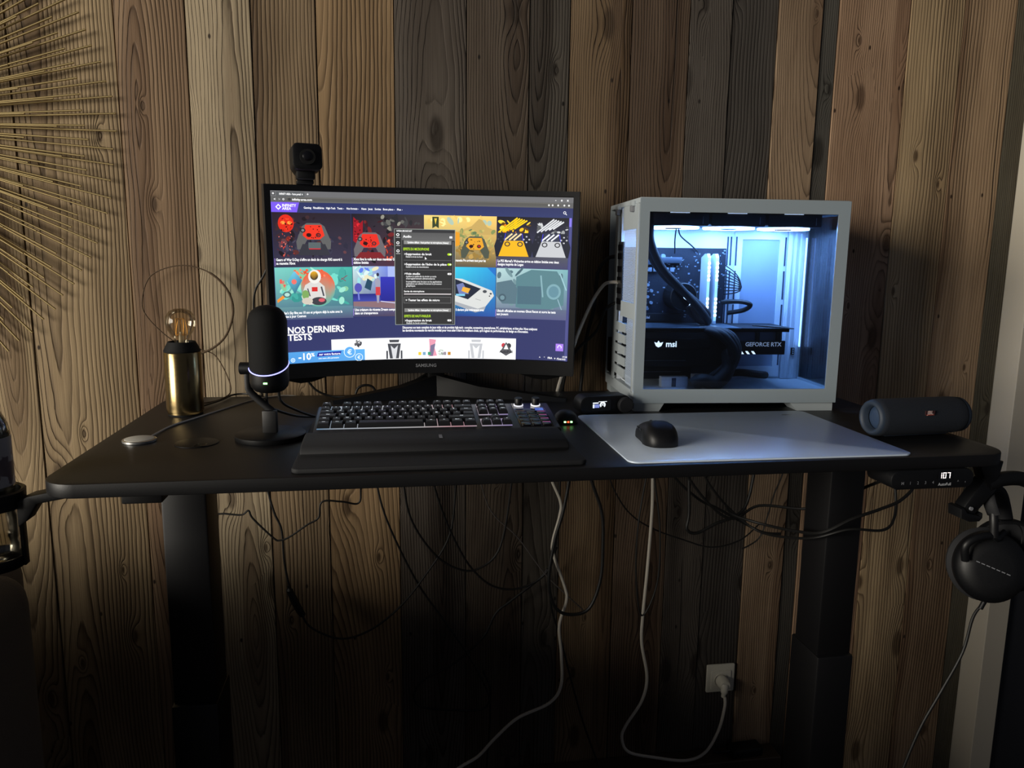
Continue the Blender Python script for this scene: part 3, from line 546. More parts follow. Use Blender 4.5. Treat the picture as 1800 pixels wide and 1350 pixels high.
# ================================================================== KEYBOARD, REST, PADS
ZD = 1.07
tag(MB().prism(rrect(.468, .352, .012, 5), 0, .008, bev=.0025).build('desk_pad', 'soft_black', origin=None), 'thick black foam pad lying under the keyboard and wrist rest', 'pad').location = (-.208, .192, ZD+.0002)
kb = thing('keyboard', 'black mechanical keyboard with lit keys, two knobs and small screen keys', 'keyboard', (-.4275, .186, ZD+.0105), (R(8.6), 0, R(-.4)))
KW, KD = .447, .139
mat('kb_top', (70, 72, 78), .35, .6); mat('keycap', (22, 23, 27), .42)
MB().box(0, KW, 0, KD, 0, .014, bev=.003).build('case', 'black_plastic', kb)
MB().box(.003, KW-.003, .003, KD-.003, .014, .0152, bev=.0005).build('top_plate', 'kb_top', kb)
for x in (.05, KW-.07): MB().box(x, x+.02, KD-.014, KD-.006, -.0215, .004, bev=.001).build('flip_foot', 'black_plastic', kb)
bl = bpy.data.materials.new('key_backlight'); bl.use_nodes = True; nt = bl.node_tree; e = NB(nt); b = nt.nodes['Principled BSDF']
tc = nt.nodes.new('ShaderNodeTexCoord'); sx_ = nt.nodes.new('ShaderNodeSeparateXYZ'); nt.links.new(tc.outputs['Object'], sx_.inputs[0])
cr = nt.nodes.new('ShaderNodeValToRGB'); cr.color_ramp.elements[0].color = (*lin((120, 190, 240)), 1); cr.color_ramp.elements[1].color = (*lin((190, 170, 255)), 1)
for pos, c in ((.10, (214, 226, 240)), (.5, (245, 240, 240)), (.68, (255, 190, 200)), (.8, (235, 220, 235))):
    q = cr.color_ramp.elements.new(pos); q.color = (*lin(c), 1)
nt.links.new(e.m('DIVIDE', sx_.outputs[0], .38), cr.inputs[0]); nt.links.new(cr.outputs[0], b.inputs['Emission Color']); b.inputs['Emission Strength'].default_value = .42; b.inputs['Base Color'].default_value = (.02, .02, .02, 1)
for x0, x1, y0, y1 in ((.0085, .2925, .0158, .1100), (.0085, .2925, .1168, .1352), (.3020, .3580, .0728, .1100), (.3020, .3580, .0158, .0530), (.3020, .3580, .1168, .1352)): MB().box(x0, x1, y0, y1, .0152, .0156).build('backlight', bl, kb, smooth=False)
U = .019
def cap_mesh(w_, name='keycap'):
    mb = MB(); W2 = w_*U/2-.0006; D2 = U/2-.0006; h = .0088; vs = []
    for k, (a, t, z) in enumerate(((0, 0, 0), (.0006, .0006, .004), (.0026, .0022, h-.0008), (.0034, .0030, h))):
        vs += [(-W2+a, -D2+t*.9, z), (W2-a, -D2+t*.9, z), (W2-a, D2-t*1.1, z), (-W2+a, D2-t*1.1, z)]
    fs = [(3, 2, 1, 0), (12, 13, 14, 15)]
    for k in range(3):
        for q in range(4): fs.append((k*4+q, k*4+(q+1) % 4, k*4+4+(q+1) % 4, k*4+4+q))
    return mb._add(vs, fs)
CAP = {}; LEG = {}
mat('legend', (230, 235, 240), .5, emit=(225, 235, 245), es=.9)
def key(x, row_y, w_, t):
    if w_ not in CAP:
        CAP[w_] = cap_mesh(w_).build('keycap', 'keycap', kb, angle=25); o = CAP[w_]
    else: o = inst(CAP[w_], kb)
    o.location = (x+w_*U/2, row_y, .0172)
    if t:
        if t not in LEG: LEG[t] = MB().text(t, .0052 if len(t) == 1 else .0034, Matrix.Translation((0, .0012, .00885)), True, 'C').build('legend', 'legend', o, smooth=False)
        else: inst(LEG[t], o)
X0 = .008; RY = [.1475, .1240, .1050, .0860, .0670, .0480]; RY = [.1475, .1225, .1035, .0845, .0655, .0465]; RY = [.1260, .1010, .0820, .0630, .0440, .0250]
def row(r, x, items):
    for it in items:
        t, w_ = it if isinstance(it, tuple) else (it, 1)
        if t != '_': key(x, RY[r], w_, t)
        x += w_*U
row(0, X0, ['Esc', ('_', 1), 'F1', 'F2', 'F3', 'F4', ('_', .5), 'F5', 'F6', 'F7', 'F8', ('_', .5), 'F9', 'F10', 'F11', 'F12'])
row(1, X0, ['²', '1', '2', '3', '4', '5', '6', '7', '8', '9', '0', ')', '=', ('<-', 2)])
row(2, X0, [('Tab', 1.5)]+list('AZERTYUIOP')+['^', '$', ('Enter', 1.5)])
row(3, X0, [('Caps', 1.75)]+list('QSDFGHJKLM')+['ù', '*', ('', 1.25)])
row(4, X0, [('Shift', 1.25), '<']+list('WXCVBN')+[',', ';', ':', '!', ('Shift', 2.75)])
row(5, X0, [('Ctrl', 1.25), ('Win', 1.25), ('Alt', 1.25), ('', 6.25), ('Alt', 1.25), ('Fn', 1.25), ('Menu', 1.25), ('Ctrl', 1.25)])
XN = .3015
row(0, XN, ['Prt', 'Scr', 'Pse']); row(1, XN, ['Ins', 'Home', 'PgUp']); row(2, XN, ['Del', 'End', 'PgDn']); row(4, XN, ['_', '^', '_']); row(5, XN, ['<', 'v', '>'])
# screen keys, strip display and knobs on the right
mat('lcd_dark', (24, 26, 34), .15, emit=(40, 44, 70), es=.35); mat('lcd_pink', (40, 20, 40), .15, emit=(230, 120, 190), es=.55); mat('lcd_blue', (30, 30, 60), .15, emit=(90, 120, 220), es=.7)
XD = .372
MB().box(XD, XD+.062, .008, .134, .0152, .0162, bev=.0004).build('screen_key_plate', 'gloss_black', kb)
sk = None
for c in range(3):
    for r_ in range(4):
        if sk is None: sk = MB().prism(rrect(.0168, .0158, .002, 3), 0, .0022, bev=.0005).build('screen_key', 'gloss_black', kb); o = sk
        else: o = inst(sk, kb)
        o.location = (XD+.0115+c*.0195, .0185+r_*.0190, .0162)
        mb = MB().box(-.0072, .0072, .0052, .0066, .0022, .0024).build('lit_edge', 'lcd_pink' if c == 2 else 'print_grey', o, smooth=False)
MB().box(XD+.002, XD+.060, .0885, .1055, .0162, .0168, bev=.0002).build('strip_display', 'lcd_dark', kb)
MB().box(XD+.042, XD+.058, .0900, .1040, .0168, .0171).build('strip_icon', 'lcd_blue', kb)
for x in (.013, .047):
    k = MB().lathe([(0, 0), (.0078, 0), (.0078, .0125), (.0070, .0135), (0, .0135)], Matrix.Translation((XD+x, .121, .0185)), 32).build('knob', 'black_plastic', kb)
    MB().lathe([(.0080, 0), (.0095, .0002), (.0095, .0022), (.0080, .0024)], Matrix.Translation((XD+x, .121, .0162)), 32).build('light_ring', mat('knob_ring', (255, 255, 255), .5, emit=(240, 240, 250), es=.8), k)
wr = thing('wrist_rest', 'padded black wrist rest in front of the lit keyboard', 'wrist rest', (-.212, .134, ZD+.0083))
mb = MB(); prof = [(-.042, 0), (-.045, .004), (-.043, .010), (-.030, .0155), (0, .0185), (.030, .0195), (.044, .0195), (.046, .016), (.046, 0)]
n = len(prof); vs = [(x, y+(abs(x) > .2)*0, z) for x in (-.224, -.221, .221, .224) for y, z in prof]
vs = [(x, y*(.97 if abs(x) > .222 else 1), z*(.85 if abs(x) > .222 else 1)) for x, y, z in vs]
fs = [tuple(range(n)), tuple(3*n+k for k in range(n))[::-1]]+[(a*n+k, a*n+(k+1) % n, a*n+n+(k+1) % n, a*n+n+k) for a in range(3) for k in range(n)]
mb._add(vs, fs).build('cushion', 'soft_black', wr, angle=50)
MB().box(.004, .0095, -.014, .008, .0184, .0192).build('logo_plate', 'print_grey', wr, smooth=False)

# mouse pad, mouse
mat('pad_white', (206, 220, 238), .28, bump=.05, bscale=2000)
mp = thing('mouse_pad', 'pale blue-white mouse pad on the right half of the desk', 'mouse pad', (.354, .202, ZD+.0001), (0, 0, R(-.5)))
MB().prism(rrect(.512, .382, .018, 6), 0, .0030, bev=.0008).build('mat', 'pad_white', mp)
MB().prism(rrect(.509, .379, .017, 6), -.0000, .0006).build('base_layer', 'soft_black', mp)
LM = Matrix.Translation((.196, .150, .0032))
mat('pad_logo', (108, 118, 130), .4)
MB().prism([(-.012, -.004), (-.002, .006), (.006, .004), (.013, -.002), (.004, -.001), (-.002, -.006)], 0, .00015, LM).build('logo', 'pad_logo', mp, smooth=False)
ms = thing('mouse', 'black wireless mouse resting on the pale mouse pad', 'mouse', (.191, .158, ZD+.0033), (0, 0, R(-4)))
def mouse_body():
    b = bmesh.new(); bmesh.ops.create_uvsphere(b, u_segments=36, v_segments=20, radius=1)
    for v in b.verts:
        x, y, z = v.co; s_ = lambda q, p_: math.copysign(abs(q)**p_, q)
        yy = s_(y, .66)*.061; wdt = .0315-.0018*math.exp(-((yy-.004)/.018)**2)+.002*(yy < -.02)
        xx = s_(x, .66)*wdt; zz = z
        top = .039-.42*max(0, yy+.012)**1.25*1.3-5.0*max(0, -yy-.02)**2
        v.co = (xx, yy, s_(z, .62)*top if z > 0 else max(z, -.001)*.5)
    m_ = MB(); m_.merge(b); return m_
mouse_body().build('shell', 'black_plastic', ms, angle=60)
MB().tube([(0, y, .039-.546*max(0, y+.012)**1.25-.0002) for y in (.004, .014, .024, .034, .044, .050)], .0006, 6, 3).build('button_gap', 'gloss_black', ms)
MB().lathe([(0, -.0035), (.009, -.0035), (.011, 0), (.009, .0035), (0, .0035)], Matrix.Translation((0, .034, .0195)) @ Matrix.Rotation(PI/2, 4, 'Y'), 24).build('scroll_wheel', 'soft_black', ms)
for y in (.0, .018): MB().box(-.0298, -.0255, y-.007, y+.007, .018, .0222, bev=.001).build('side_button', 'gloss_black', ms)
dk = thing('mouse_dock', 'small black domed mouse dock with green and red lights', 'dock', (.062, .335, ZD))
MB().lathe([(0, .027), (.012, .0255), (.021, .018), (.025, .007), (.025, .001), (.023, 0), (0, 0)], None, 32).build('dome', 'black_plastic', dk)
mat('led_green', (40, 255, 80), .4, emit=(150, 255, 140), es=5.); mat('led_red', (255, 60, 30), .4, emit=(255, 70, 40), es=4.)
for x, m_ in ((-.0065, 'led_green'), (0, 'led_red'), (.0065, 'led_green')): MB().box(x-.002, x+.002, -.0262, -.0235, .0055, .0085, bev=.0005).build('light', m_, dk)

# usb sound controller with round display and dial
dc = thing('audio_controller', 'small black sound controller with lit display beside the white computer', 'audio device', (.166, .412, ZD), (0, 0, R(7)))
MB().prism(rrect(.118, .040, .018, 6), -.038, .008, XZ(0, 0, .0215), bev=.003).build('body', 'black_plastic', dc)
MB().lathe([(0, .009), (.0150, .009), (.0172, .007), (.0172, 0), (0, 0)], XZ(.043, -.009, .0205), 36).build('dial', 'soft_black', dc)
s_ = MB().prism(rrect(.046, .024, .003, 3), 0, .0006, XZ(-.012, -.0084, .022)).build('display', 'gloss_black', dc)
mat('oled', (255, 255, 255), .5, emit=(235, 245, 255), es=.9); mat('oled_blue', (140, 150, 220), .5, emit=(130, 145, 215), es=.8)
DF = XZ(-.012, -.0091, .022)
MB().box(-.019, -.006, .0035, .006, 0, .0002, M=DF).build('display_line', 'oled', s_, smooth=False); MB().box(-.006, .013, .0068, .008, 0, .0002, M=DF).build('display_line', 'oled', s_, smooth=False)
MB().box(-.019, -.0155, -.006, .0022, 0, .0002, M=DF).build('display_icon', 'oled', s_, smooth=False); MB().box(-.015, -.004, -.0055, .0018, 0, .0002, M=DF).build('display_bar', 'oled_blue', s_, smooth=False)
mb = MB(); n = 28; vs = []; 
for k in range(n+1):
    a = R(-50+280*k/n); vs += [(.0035+.0068*math.cos(a), .0005+.0068*math.sin(a), 0), (.0035+.0030*math.cos(a), .0005+.0030*math.sin(a), 0)]
mb._add(vs, [(2*k, 2*k+1, 2*k+3, 2*k+2) for k in range(n)], DF).build('display_gauge', 'oled', s_, smooth=False)
MB().prism([(.0035+.0016*math.cos(a*PI/6), .0005+.0016*math.sin(a*PI/6)) for a in range(12)], 0, .0002, DF).build('display_dot', 'oled', s_, smooth=False)

# ================================================================== LEFT END: lamp, microphone, charger
lp = thing('table_lamp', 'brass cylinder table lamp with a bare clear bulb', 'lamp', (-.7135, .505, ZD))
br = bpy.data.materials.new('brushed_brass'); br.use_nodes = True; nt = br.node_tree; e = NB(nt); b = nt.nodes['Principled BSDF']; tc = nt.nodes.new('ShaderNodeTexCoord'); sp = nt.nodes.new('ShaderNodeSeparateXYZ'); nt.links.new(tc.outputs['Object'], sp.inputs[0])
nz = e.noise(e.vec(e.m('MULTIPLY', sp.outputs[0], 30), e.m('MULTIPLY', sp.outputs[1], 30), e.m('MULTIPLY', sp.outputs[2], 1500)), 1, 3)
b.inputs['Base Color'].default_value = (*lin((138, 120, 84)), 1); b.inputs['Metallic'].default_value = 1; nt.links.new(e.smooth(nz, .2, .8, .17, .27), b.inputs['Roughness']); MATS['brushed_brass'] = br
MB().lathe([(0, .003), (.0345, .003), (.0345, .0075), (.0365, .0085), (.0365, .130), (.0355, .1315), (0, .1315)], None, 64).build('body', 'brushed_brass', lp)
MB().lathe([(0, 0), (.034, 0), (.0345, .0032), (0, .0032)], None, 48).build('base_felt', 'matte_black', lp)
MB().lathe([(.0355, .1312), (.0362, .134), (.0270, .1525), (.0255, .1525), (.0255, .140), (0, .140)], None, 48).build('socket_cap', 'matte_black', lp)
G = glass('bulb_glass', (244, 238, 224), .025, .01)
bulb = MB().lathe([(.0125, .141), (.0135, .153), (.0195, .166), (.0265, .177), (.0298, .190), (.0285, .2035), (.0215, .2145), (.011, .2195), (0, .2205)], None, 48).build('bulb', G, lp, angle=80)
mat('filament', (196, 140, 60), .4, .6); mat('stem_glass', (190, 180, 160), .2, alpha=.45)
MB().lathe([(.006, .141), (.0055, .160), (.003, .172), (0, .173)], None, 16).build('glass_stem', 'stem_glass', bulb)
for k in range(5):
    a = 2*PI*k/5+.3; MB().tube([(.004*math.cos(a), .004*math.sin(a), .169), (.012*math.cos(a), .012*math.sin(a), .166), (.009*math.cos(a+.3), .009*math.sin(a+.3), .198), (.003*math.cos(a), .003*math.sin(a), .198)], .0005, 5, 3).build('filament', 'filament', bulb)
mat('cord_brown', (84, 66, 46), .8, bump=.6, bscale=900)
MB().tube([(.0, .036, .012), (.04, .12, .006), (.055, .19, .02), (.02, .222, .09), (-.02, .224, .11), (-.075, .222, .13), (-.125, .222, .18), (-.138, .222, .22), (-.115, .222, .28), (-.05, .222, .304), (.01, .222, .290), (.05, .222, .25), (.062, .222, .20), (.045, .222, .145), (.012, .222, .112), (-.03, .221, .095)], [.0014]*10+[.0028]*5, 7, 8).build('coiled_cord', 'cord_brown', lp)
MB().tube([(.02, .03, .008), (.045, .13, .0045), (.055, .185, .0045), (.075, .198, .0055), (.105, .190, .005), (.15, .20, -.01)], .0022, 7).build('power_cord', 'cable_black', lp)

mic = thing('microphone', 'black capsule desk microphone with a blue light ring', 'microphone', (-.5065, .262, ZD), (0, 0, R(-8)))
mat('mic_mesh', (6, 7, 9), .7, spec=.25, bump=.5, bscale=2600); mat('ring_blue', (120, 130, 255), .4, emit=(150, 150, 255), es=2.6)
MB().lathe([(0, 0), (.061, 0), (.0625, .002), (.0625, .0095), (.060, .0115), (0, .0115)], None, 64).build('base', 'black_plastic', mic)
MB().box(-.013, .013, -.006, .006, .010, .052, bev=.002).build('post', 'black_metal', mic)
MB().tube([(.002, .006, .050), (-.020, .006, .069), (-.036, .006, .086), (-.0385, .006, .100), (-.0385, .006, .128)], .0046, 10, 6, flat=1.5).build('arm', 'black_metal', mic)
MB().cyl((-.052, .006, .128), (-.030, .006, .128), .0112, seg=28, bev=.001).build('pivot_knob', 'black_plastic', mic)
CY = .006; TR = .0345; slope = .42
def capsule_part(top, name, m_):
    mb = MB(); seg = 48; vs, fs, rings = [], [], []
    zc = .130
    prof = [(0, .243), (.012, .2415), (.022, .237), (.030, .2285), (TR, .215), (TR, 'c')] if top else [(TR, 'c'), (TR, .105), (.0325, .096), (.026, .0885), (.020, .086), (0, .0855)]
    for r_, z_ in prof:
        if r_ == 0: rings.append([len(vs)]); vs.append((0, CY, z_)); continue
        ring = []
        for k in range(seg):
            a = 2*PI*k/seg; x, y = r_*math.cos(a), r_*math.sin(a)
            ring.append(len(vs)); vs.append((x, CY+y, (zc+slope*(y+.010)+(.0012 if top else -.0012)) if z_ == 'c' else z_))
        rings.append(ring)
    for a, b_ in zip(rings, rings[1:]):
        for k in range(seg):
            k2 = (k+1) % seg
            if len(a) == 1: fs.append((a[0], b_[k], b_[k2]))
            elif len(b_) == 1: fs.append((a[k], b_[0], a[k2]))
            else: fs.append((a[k], b_[k], b_[k2], a[k2]))
    return mb._add(vs, fs).build(name, m_, mic, angle=50)
capsule_part(True, 'grille', 'mic_mesh'); capsule_part(False, 'lower_body', 'black_plastic')
MB().tube([((TR+.0002)*math.cos(2*PI*k/48), CY+(TR+.0002)*math.sin(2*PI*k/48), .130+slope*(TR*math.sin(2*PI*k/48)+.010)) for k in range(48)], .0011, 6, 1, closed=True, smooth=False).build('light_ring', 'ring_blue', mic)
MB().box(-.001, .006, CY-TR-.0006, CY-TR+.002, .1045, .1075, bev=.0006).build('status_light', 'led_green', mic)
MB().tube([(-.008, .012, .088), (-.008, .016, .060), (.004, .030, .046), (.03, .10, .020), (.06, .19, .0035), (.10, .26, .0035)], .0026, 8).build('usb_cord', 'cable_black', mic)
MB().tube([(.014, .012, .088), (.016, .018, .066), (.03, .05, .045), (.06, .12, .015), (.10, .19, .004), (.14, .24, .0035)], .0026, 8).build('headset_cord', 'cable_black', mic)

ch = thing('charging_puck', 'round white magnetic phone charger lying on the desk end', 'charger', (-.7325, .262, ZD), (0, 0, 0))
mat('puck_white', (204, 202, 192), .5); mat('puck_metal', (190, 190, 188), .35, .9)
MB().lathe([(0, 0), (.0270, 0), (.0282, .0008), (.0282, .0044), (.0270, .0052), (0, .0052)], None, 48).build('metal_ring', 'puck_metal', ch)
MB().lathe([(0, .0052), (.0245, .0052), (.0245, .0056), (.0235, .0060), (0, .0060)], None, 48).build('white_face', 'puck_white', ch)
MB().tube([(.012, .026, .003), (.022, .115, .0018), (.048, .182, .0018), (.077, .254, .0018), (.108, .33, .0018), (.1315, .378, .0018), (.16, .412, .0018), (.195, .432, .0018), (.23, .442, -.005), (.245, .452, -.03)], .0017, 7).build('charging_cord', 'cable_white', ch)

# ================================================================== COMPUTER
pc = thing('computer_tower', 'white computer tower with glass panels and glowing interior', 'computer', (.235, .430, ZD), (0, 0, R(-4.3)))
CW, CD_, CH = .460, .300, .460
FZ = .0185
W_ = 'white_case'
def pbox(name, m_, *a, parent=None, **k): return MB().box(*a, **k).build(name, m_, parent or pc)
# shell
tp = pbox('top_panel', W_, 0, CW, 0, CD_, CH-.012, CH, bev=.0025)
pbox('bottom_panel', W_, 0, CW, 0, CD_, FZ, FZ+.026, bev=.0025)
pbox('rear_side_panel', W_, 0, CW, CD_-.004, CD_, FZ+.02, CH-.010)
pbox('divider_panel', 'inside_white', .004, CW-.012, .186, .189, FZ+.024, CH-.012)
for x0, x1 in ((.004, .060), (CW-.085, CW-.003)):
    a = .012
    MB().prism([(x0, 0), (x1, 0), (x1+.012 if x0 < .1 else x1, FZ+.001), (x0 if x0 < .1 else x0-.018, FZ+.001)], -.055, -.004, XZ(0, .0, 0) @ Matrix.Identity(4)).build('foot', W_, pc)
    MB().prism([(x0, 0), (x1, 0), (x1, FZ+.001), (x0, FZ+.001)], -CD_+.006, -CD_+.05, XZ(0, 0, 0)).build('foot', W_, pc)
# front glass with its white printed border
mat('glass_border', (148, 160, 168), .30, coat=.3)
ox0, ox1, oz0, oz1 = .0205, .4335, .0505, .430
fr = MB()
for a in ((0, CW, oz1, CH-.002), (0, CW, FZ+.001, oz0), (0, ox0, oz0, oz1), (ox1, CW, oz0, oz1)): fr.box(a[0], a[1], -.003, .001, a[2], a[3])
bmesh.ops.remove_doubles(fr.bm, verts=fr.bm.verts[:], dist=1e-5)
fr.build('glass_border', 'glass_border', pc, smooth=False)
pbox('side_glass', glass('tower_glass', (226, 232, 240), .04), ox0-.002, ox1+.002, -.0012, .0002, oz0-.002, oz1+.002)
pbox('end_glass', glass('tower_end_glass', (214, 214, 216), .022), CW-.004, CW-.001, .012, .178, FZ+.030, CH-.030)
pbox('corner_post', W_, CW-.012, CW, .178, CD_, FZ+.02, CH-.01, bev=.001)
pbox('end_rail', W_, CW-.006, CW, .0, .178, CH-.030, CH-.010); pbox('end_rail', W_, CW-.006, CW, .0, .178, FZ+.02, FZ+.031)
# the ribbed inside post and divider features
pbox('inner_post', 'inside_white', CW-.052, CW-.010, .176, .186, FZ+.026, CH-.06, bev=.003)
for k in range(3): pbox('post_rib', 'inside_white', CW-.047+k*.012, CW-.042+k*.012, .1735, .1765, FZ+.03, CH-.065, bev=.001)
rc_ = MB()
for a in ((.278, .406, .380, .398), (.278, .406, .050, .075), (.278, .296, .075, .380), (.388, .406, .075, .380)): rc_.box(a[0], a[1], .180, .1865, a[2], a[3])
rc_.build('cable_cover_frame', 'inside_white', pc, smooth=False)
pbox('cable_cover', mat('cover_grey', (150, 164, 186), .6), .296, .388, .183, .1865, .075, .380)
mat('slot_dark', (50, 60, 80), .8)
SL = MB().box(-.0018, .0018, -.0006, .0006, -.034, .034).build('slot', 'slot_dark', pc, smooth=False); first = True
for x in (.262, .270, .281, .402, .411):
    for z in (.352, .272, .192, .112):
        o = SL if first else inst(SL, pc); first = False; yy = .1795 if x in (.281, .402) else .1855
        o.location = (x, yy, z)
pbox('light_strip', mat('strip_glow', (220, 235, 255), .4, emit=(140, 185, 255), es=3.2), CW-.0125, CW-.0105, .166, .172, .125, .385)
pbox('light_header', 'black_plastic', CW-.030, CW-.022, .170, .174, .105, .122)
for k in range(3): pbox('contact', 'print_white', CW-.027, CW-.0245, .1692, .1702, .1075+k*.005, .110+k*.005)
# rear face with screw lugs, vented strips, sockets
mat('vent_mesh', (190, 205, 225), .5)
pbox('rear_face_bar', W_, 0, .006, .012, .028, FZ+.02, CH-.012, bev=.001)
pbox('rear_face_bar', W_, 0, .006, .205, .235, FZ+.02, CH-.012, bev=.001)
pbox('rear_face_plate', W_, -.0005, .004, .015, .150, .395, CH-.012)
pbox('rear_face_plate', W_, -.0005, .004, .015, .150, .200, .235)
def mesh_vent(z0, z1, y0, y1, name):
    mb = MB(); st = .0062; r_ = .0021; k = 0; z = z0
    # a thin sheet of crossing wires
    nz_ = int((z1-z0)/st); ny = int((y1-y0)/st)
    for d in (1, -1):
        L = (z1-z0); c = y0-(L if d > 0 else 0)
        while c < y1+(L if d < 0 else 0):
            a, b_ = (c, z0), (c+d*L, z1)
            # clip in y
            t0 = max(0, min(1, ((y0 if d > 0 else y1)-a[0])/(d*L))); t1 = max(0, min(1, ((y1 if d > 0 else y0)-a[0])/(d*L)))
            if t1-t0 > .02:
                p0 = (0, a[0]+d*L*t0, z0+L*t0); p1 = (0, a[0]+d*L*t1, z0+L*t1)
                n_ = Vector((0, -(p1[2]-p0[2]), p1[1]-p0[1])).normalized()*.0011
                mb._add([Vector(p0)+n_, Vector(p1)+n_, Vector(p1)-n_, Vector(p0)-n_], [(0, 1, 2, 3)])
            c += st
    o = mb.build(name, 'vent_mesh', pc, smooth=False, fix=False); o.location = (.0015, 0, 0); o['kind'] = 'stuff'; return o
mesh_vent(.236, .394, .030, .142, 'vent_mesh'); mesh_vent(.050, .199, .030, .090, 'vent_mesh')
pbox('input_output_plate', mat('io_metal', (96, 100, 106), .4, .8), .001, .005, .150, .200, .21, .37)
for k, z in enumerate((.225, .250, .275, .300, .330, .350)): pbox('socket', 'gloss_black', -.0015, .004, .155, .195, z, z+.014)
for k in range(5): pbox('slot_cover', W_, -.0005, .003, .096, .198, .060+k*.026, .080+k*.026)
for y in (.055, .20): pbox('thumb_screw', 'print_grey', -.008, .002, y-.008, y+.008, CH-.028, CH-.014, bev=.002); pbox('screw_lug', W_, -.006, .002, y-.016, y+.016, CH-.016, CH-.006, bev=.001)
pbox('power_supply', 'matte_black', .002, .15, .200, .290, .050, .135)
# ---- inside
mat('pcb', (24, 28, 38), .5, bump=.3, bscale=300); mat('chip', (58, 64, 74), .4); mat('solder', (150, 165, 178), .4, .4); mat('logo_glow', (255, 255, 255), .4, emit=(232, 246, 255), es=1.7); mat('heatsink', (88, 96, 108), .4, .6)
mbd = pbox('motherboard', 'pcb', .012, .256, .176, .180, .058, .358)
for x, z, w_, h_ in ((.030, .318, .052, .020), (.030, .295, .016, .06), (.095, .322, .05, .014)): pbox('power_heatsink', 'heatsink', x, x+w_, .160, .176, z, z+h_, bev=.001, parent=mbd)
for k in range(7):
    pbox('choke', 'solder', .049, .059, .168, .176, .205+k*.0135, .215+k*.0135, parent=mbd, bev=.001)
for k in range(6): pbox('choke', 'solder', .052+k*.0135, .062+k*.0135, .168, .176, .302, .312, parent=mbd, bev=.001)
for k in range(5): MB().cyl((.068+(k % 2)*.009, .176, .215+k*.014), (.068+(k % 2)*.009, .167, .215+k*.014), .0036, seg=10).build('capacitor', 'solder', mbd)
for k in range(2): MB().cyl((.085+k*.016, .176, .338), (.085+k*.016, .165, .338), .0052, seg=12).build('capacitor', 'solder', mbd)
rr_ = random.Random(11); mb = MB()
for k in range(150):
    x, z = rr_.uniform(.02, .25), rr_.uniform(.19, .352); w_, h_ = rr_.uniform(.001, .005), rr_.uniform(.001, .004); mb.box(x, x+w_, .1745, .176, z, z+h_)
o = mb.build('surface_components', 'solder', mbd, smooth=False); o['kind'] = 'stuff'
s2 = pbox('storage_cover', 'black_metal', .040, .150, .166, .176, .186, .204, parent=mbd, bev=.001); MB().text('crucial', .0085, XZ(.052, .1656, .192), True).build('lettering', 'print_white', s2, smooth=False)
s3 = pbox('storage_cover', 'black_metal', .150, .240, .160, .176, .085, .112, parent=mbd, bev=.001); MB().text('crucial', .0085, XZ(.165, .1596, .094), True).build('lettering', 'print_grey', s3, smooth=False)
for z in (.072, .098, .122): pbox('expansion_slot', 'black_plastic', .020, .125, .166, .176, z, z+.008, parent=mbd)
# memory sticks with light diffusers
mat('ram_white', (214, 224, 232), .4); mat('ram_glow', (255, 255, 255), .4, emit=(232, 246, 255), es=9.)
for x in (.199, .2185):
    st = MB().prism([(.128, .183), (.176, .183), (.176, .336), (.150, .345), (.136, .345), (.128, .336)], x-.0035, x+.0035, Matrix(((0, 0, 1, 0), (1, 0, 0, 0), (0, 1, 0, 0), (0, 0, 0, 1)))).build('memory_stick', 'ram_white', pc)
    pbox('light_bar', mat('ram_soft', (225, 240, 250), .4, emit=(150, 200, 230), es=1.0), x-.0028, x+.0028, .1262, .1282, .190, .336, parent=st)
    for z in [.203+k*.0095 for k in range(5)]+[.285+k*.0095 for k in range(5)]: MB().cyl((x, .1264, z), (x, .1252, z), .0031, seg=10).build('light_spot', 'ram_glow', st)
# pump block with lit emblem
pb_ = MB().cyl((.140, .176, .246), (.140, .118, .246), .034, .032, 36, bev=.002).build('pump_block', 'black_plastic', pc)
MB().prism([(.117, .262), (.128, .278), (.152, .262), (.166, .226), (.155, .214)], -.1178, -.1165, XZ(0, 0, 0)).build('faceplate', 'gloss_black', pb_, smooth=False)
MB().prism([(.132, .262), (.139, .266), (.142, .256), (.149, .250), (.152, .240), (.146, .238), (.139, .243), (.135, .252)], -.1164, -.1160, XZ(0, -.0005, 0)).build('emblem', 'logo_glow', pb_, smooth=False)
MB().prism([(.150, .223), (.153, .226), (.160, .236), (.158, .238)], -.1164, -.1160, XZ(0, -.0005, 0)).build('emblem', 'logo_glow', pb_, smooth=False)
# radiator and three fans under the roof
pbox('radiator', 'black_metal', .035, .435, .034, .160, .432, .447, bev=.002)
mat('fan_glow', (200, 240, 255), .4, emit=(135, 185, 255), es=48.)
for k in range(3):
    x0 = .040+k*.1275; cx, cy = x0+.061, .097
    fan = pbox('fan', 'black_plastic', x0, x0+.122, .036, .158, .4035, .431, bev=.003)
    MB().lathe([(.020, .4005), (.056, .3990), (.057, .4030), (.020, .4040)], Matrix.Translation((cx, cy, 0)), 40).build('lit_blades', 'fan_glow', fan)
    MB().lathe([(0, .3985), (.018, .3985), (.0195, .4040), (0, .4040)], Matrix.Translation((cx, cy, 0)), 28).build('hub', 'black_plastic', fan)
    pbox('clip', 'print_grey', x0+.108, x0+.109, .0352, .0362, .408, .424, parent=fan)
    pbox('edge_light', 'oled', x0+.035, x0+.078, .0335, .036, .4305, .4318, parent=fan)
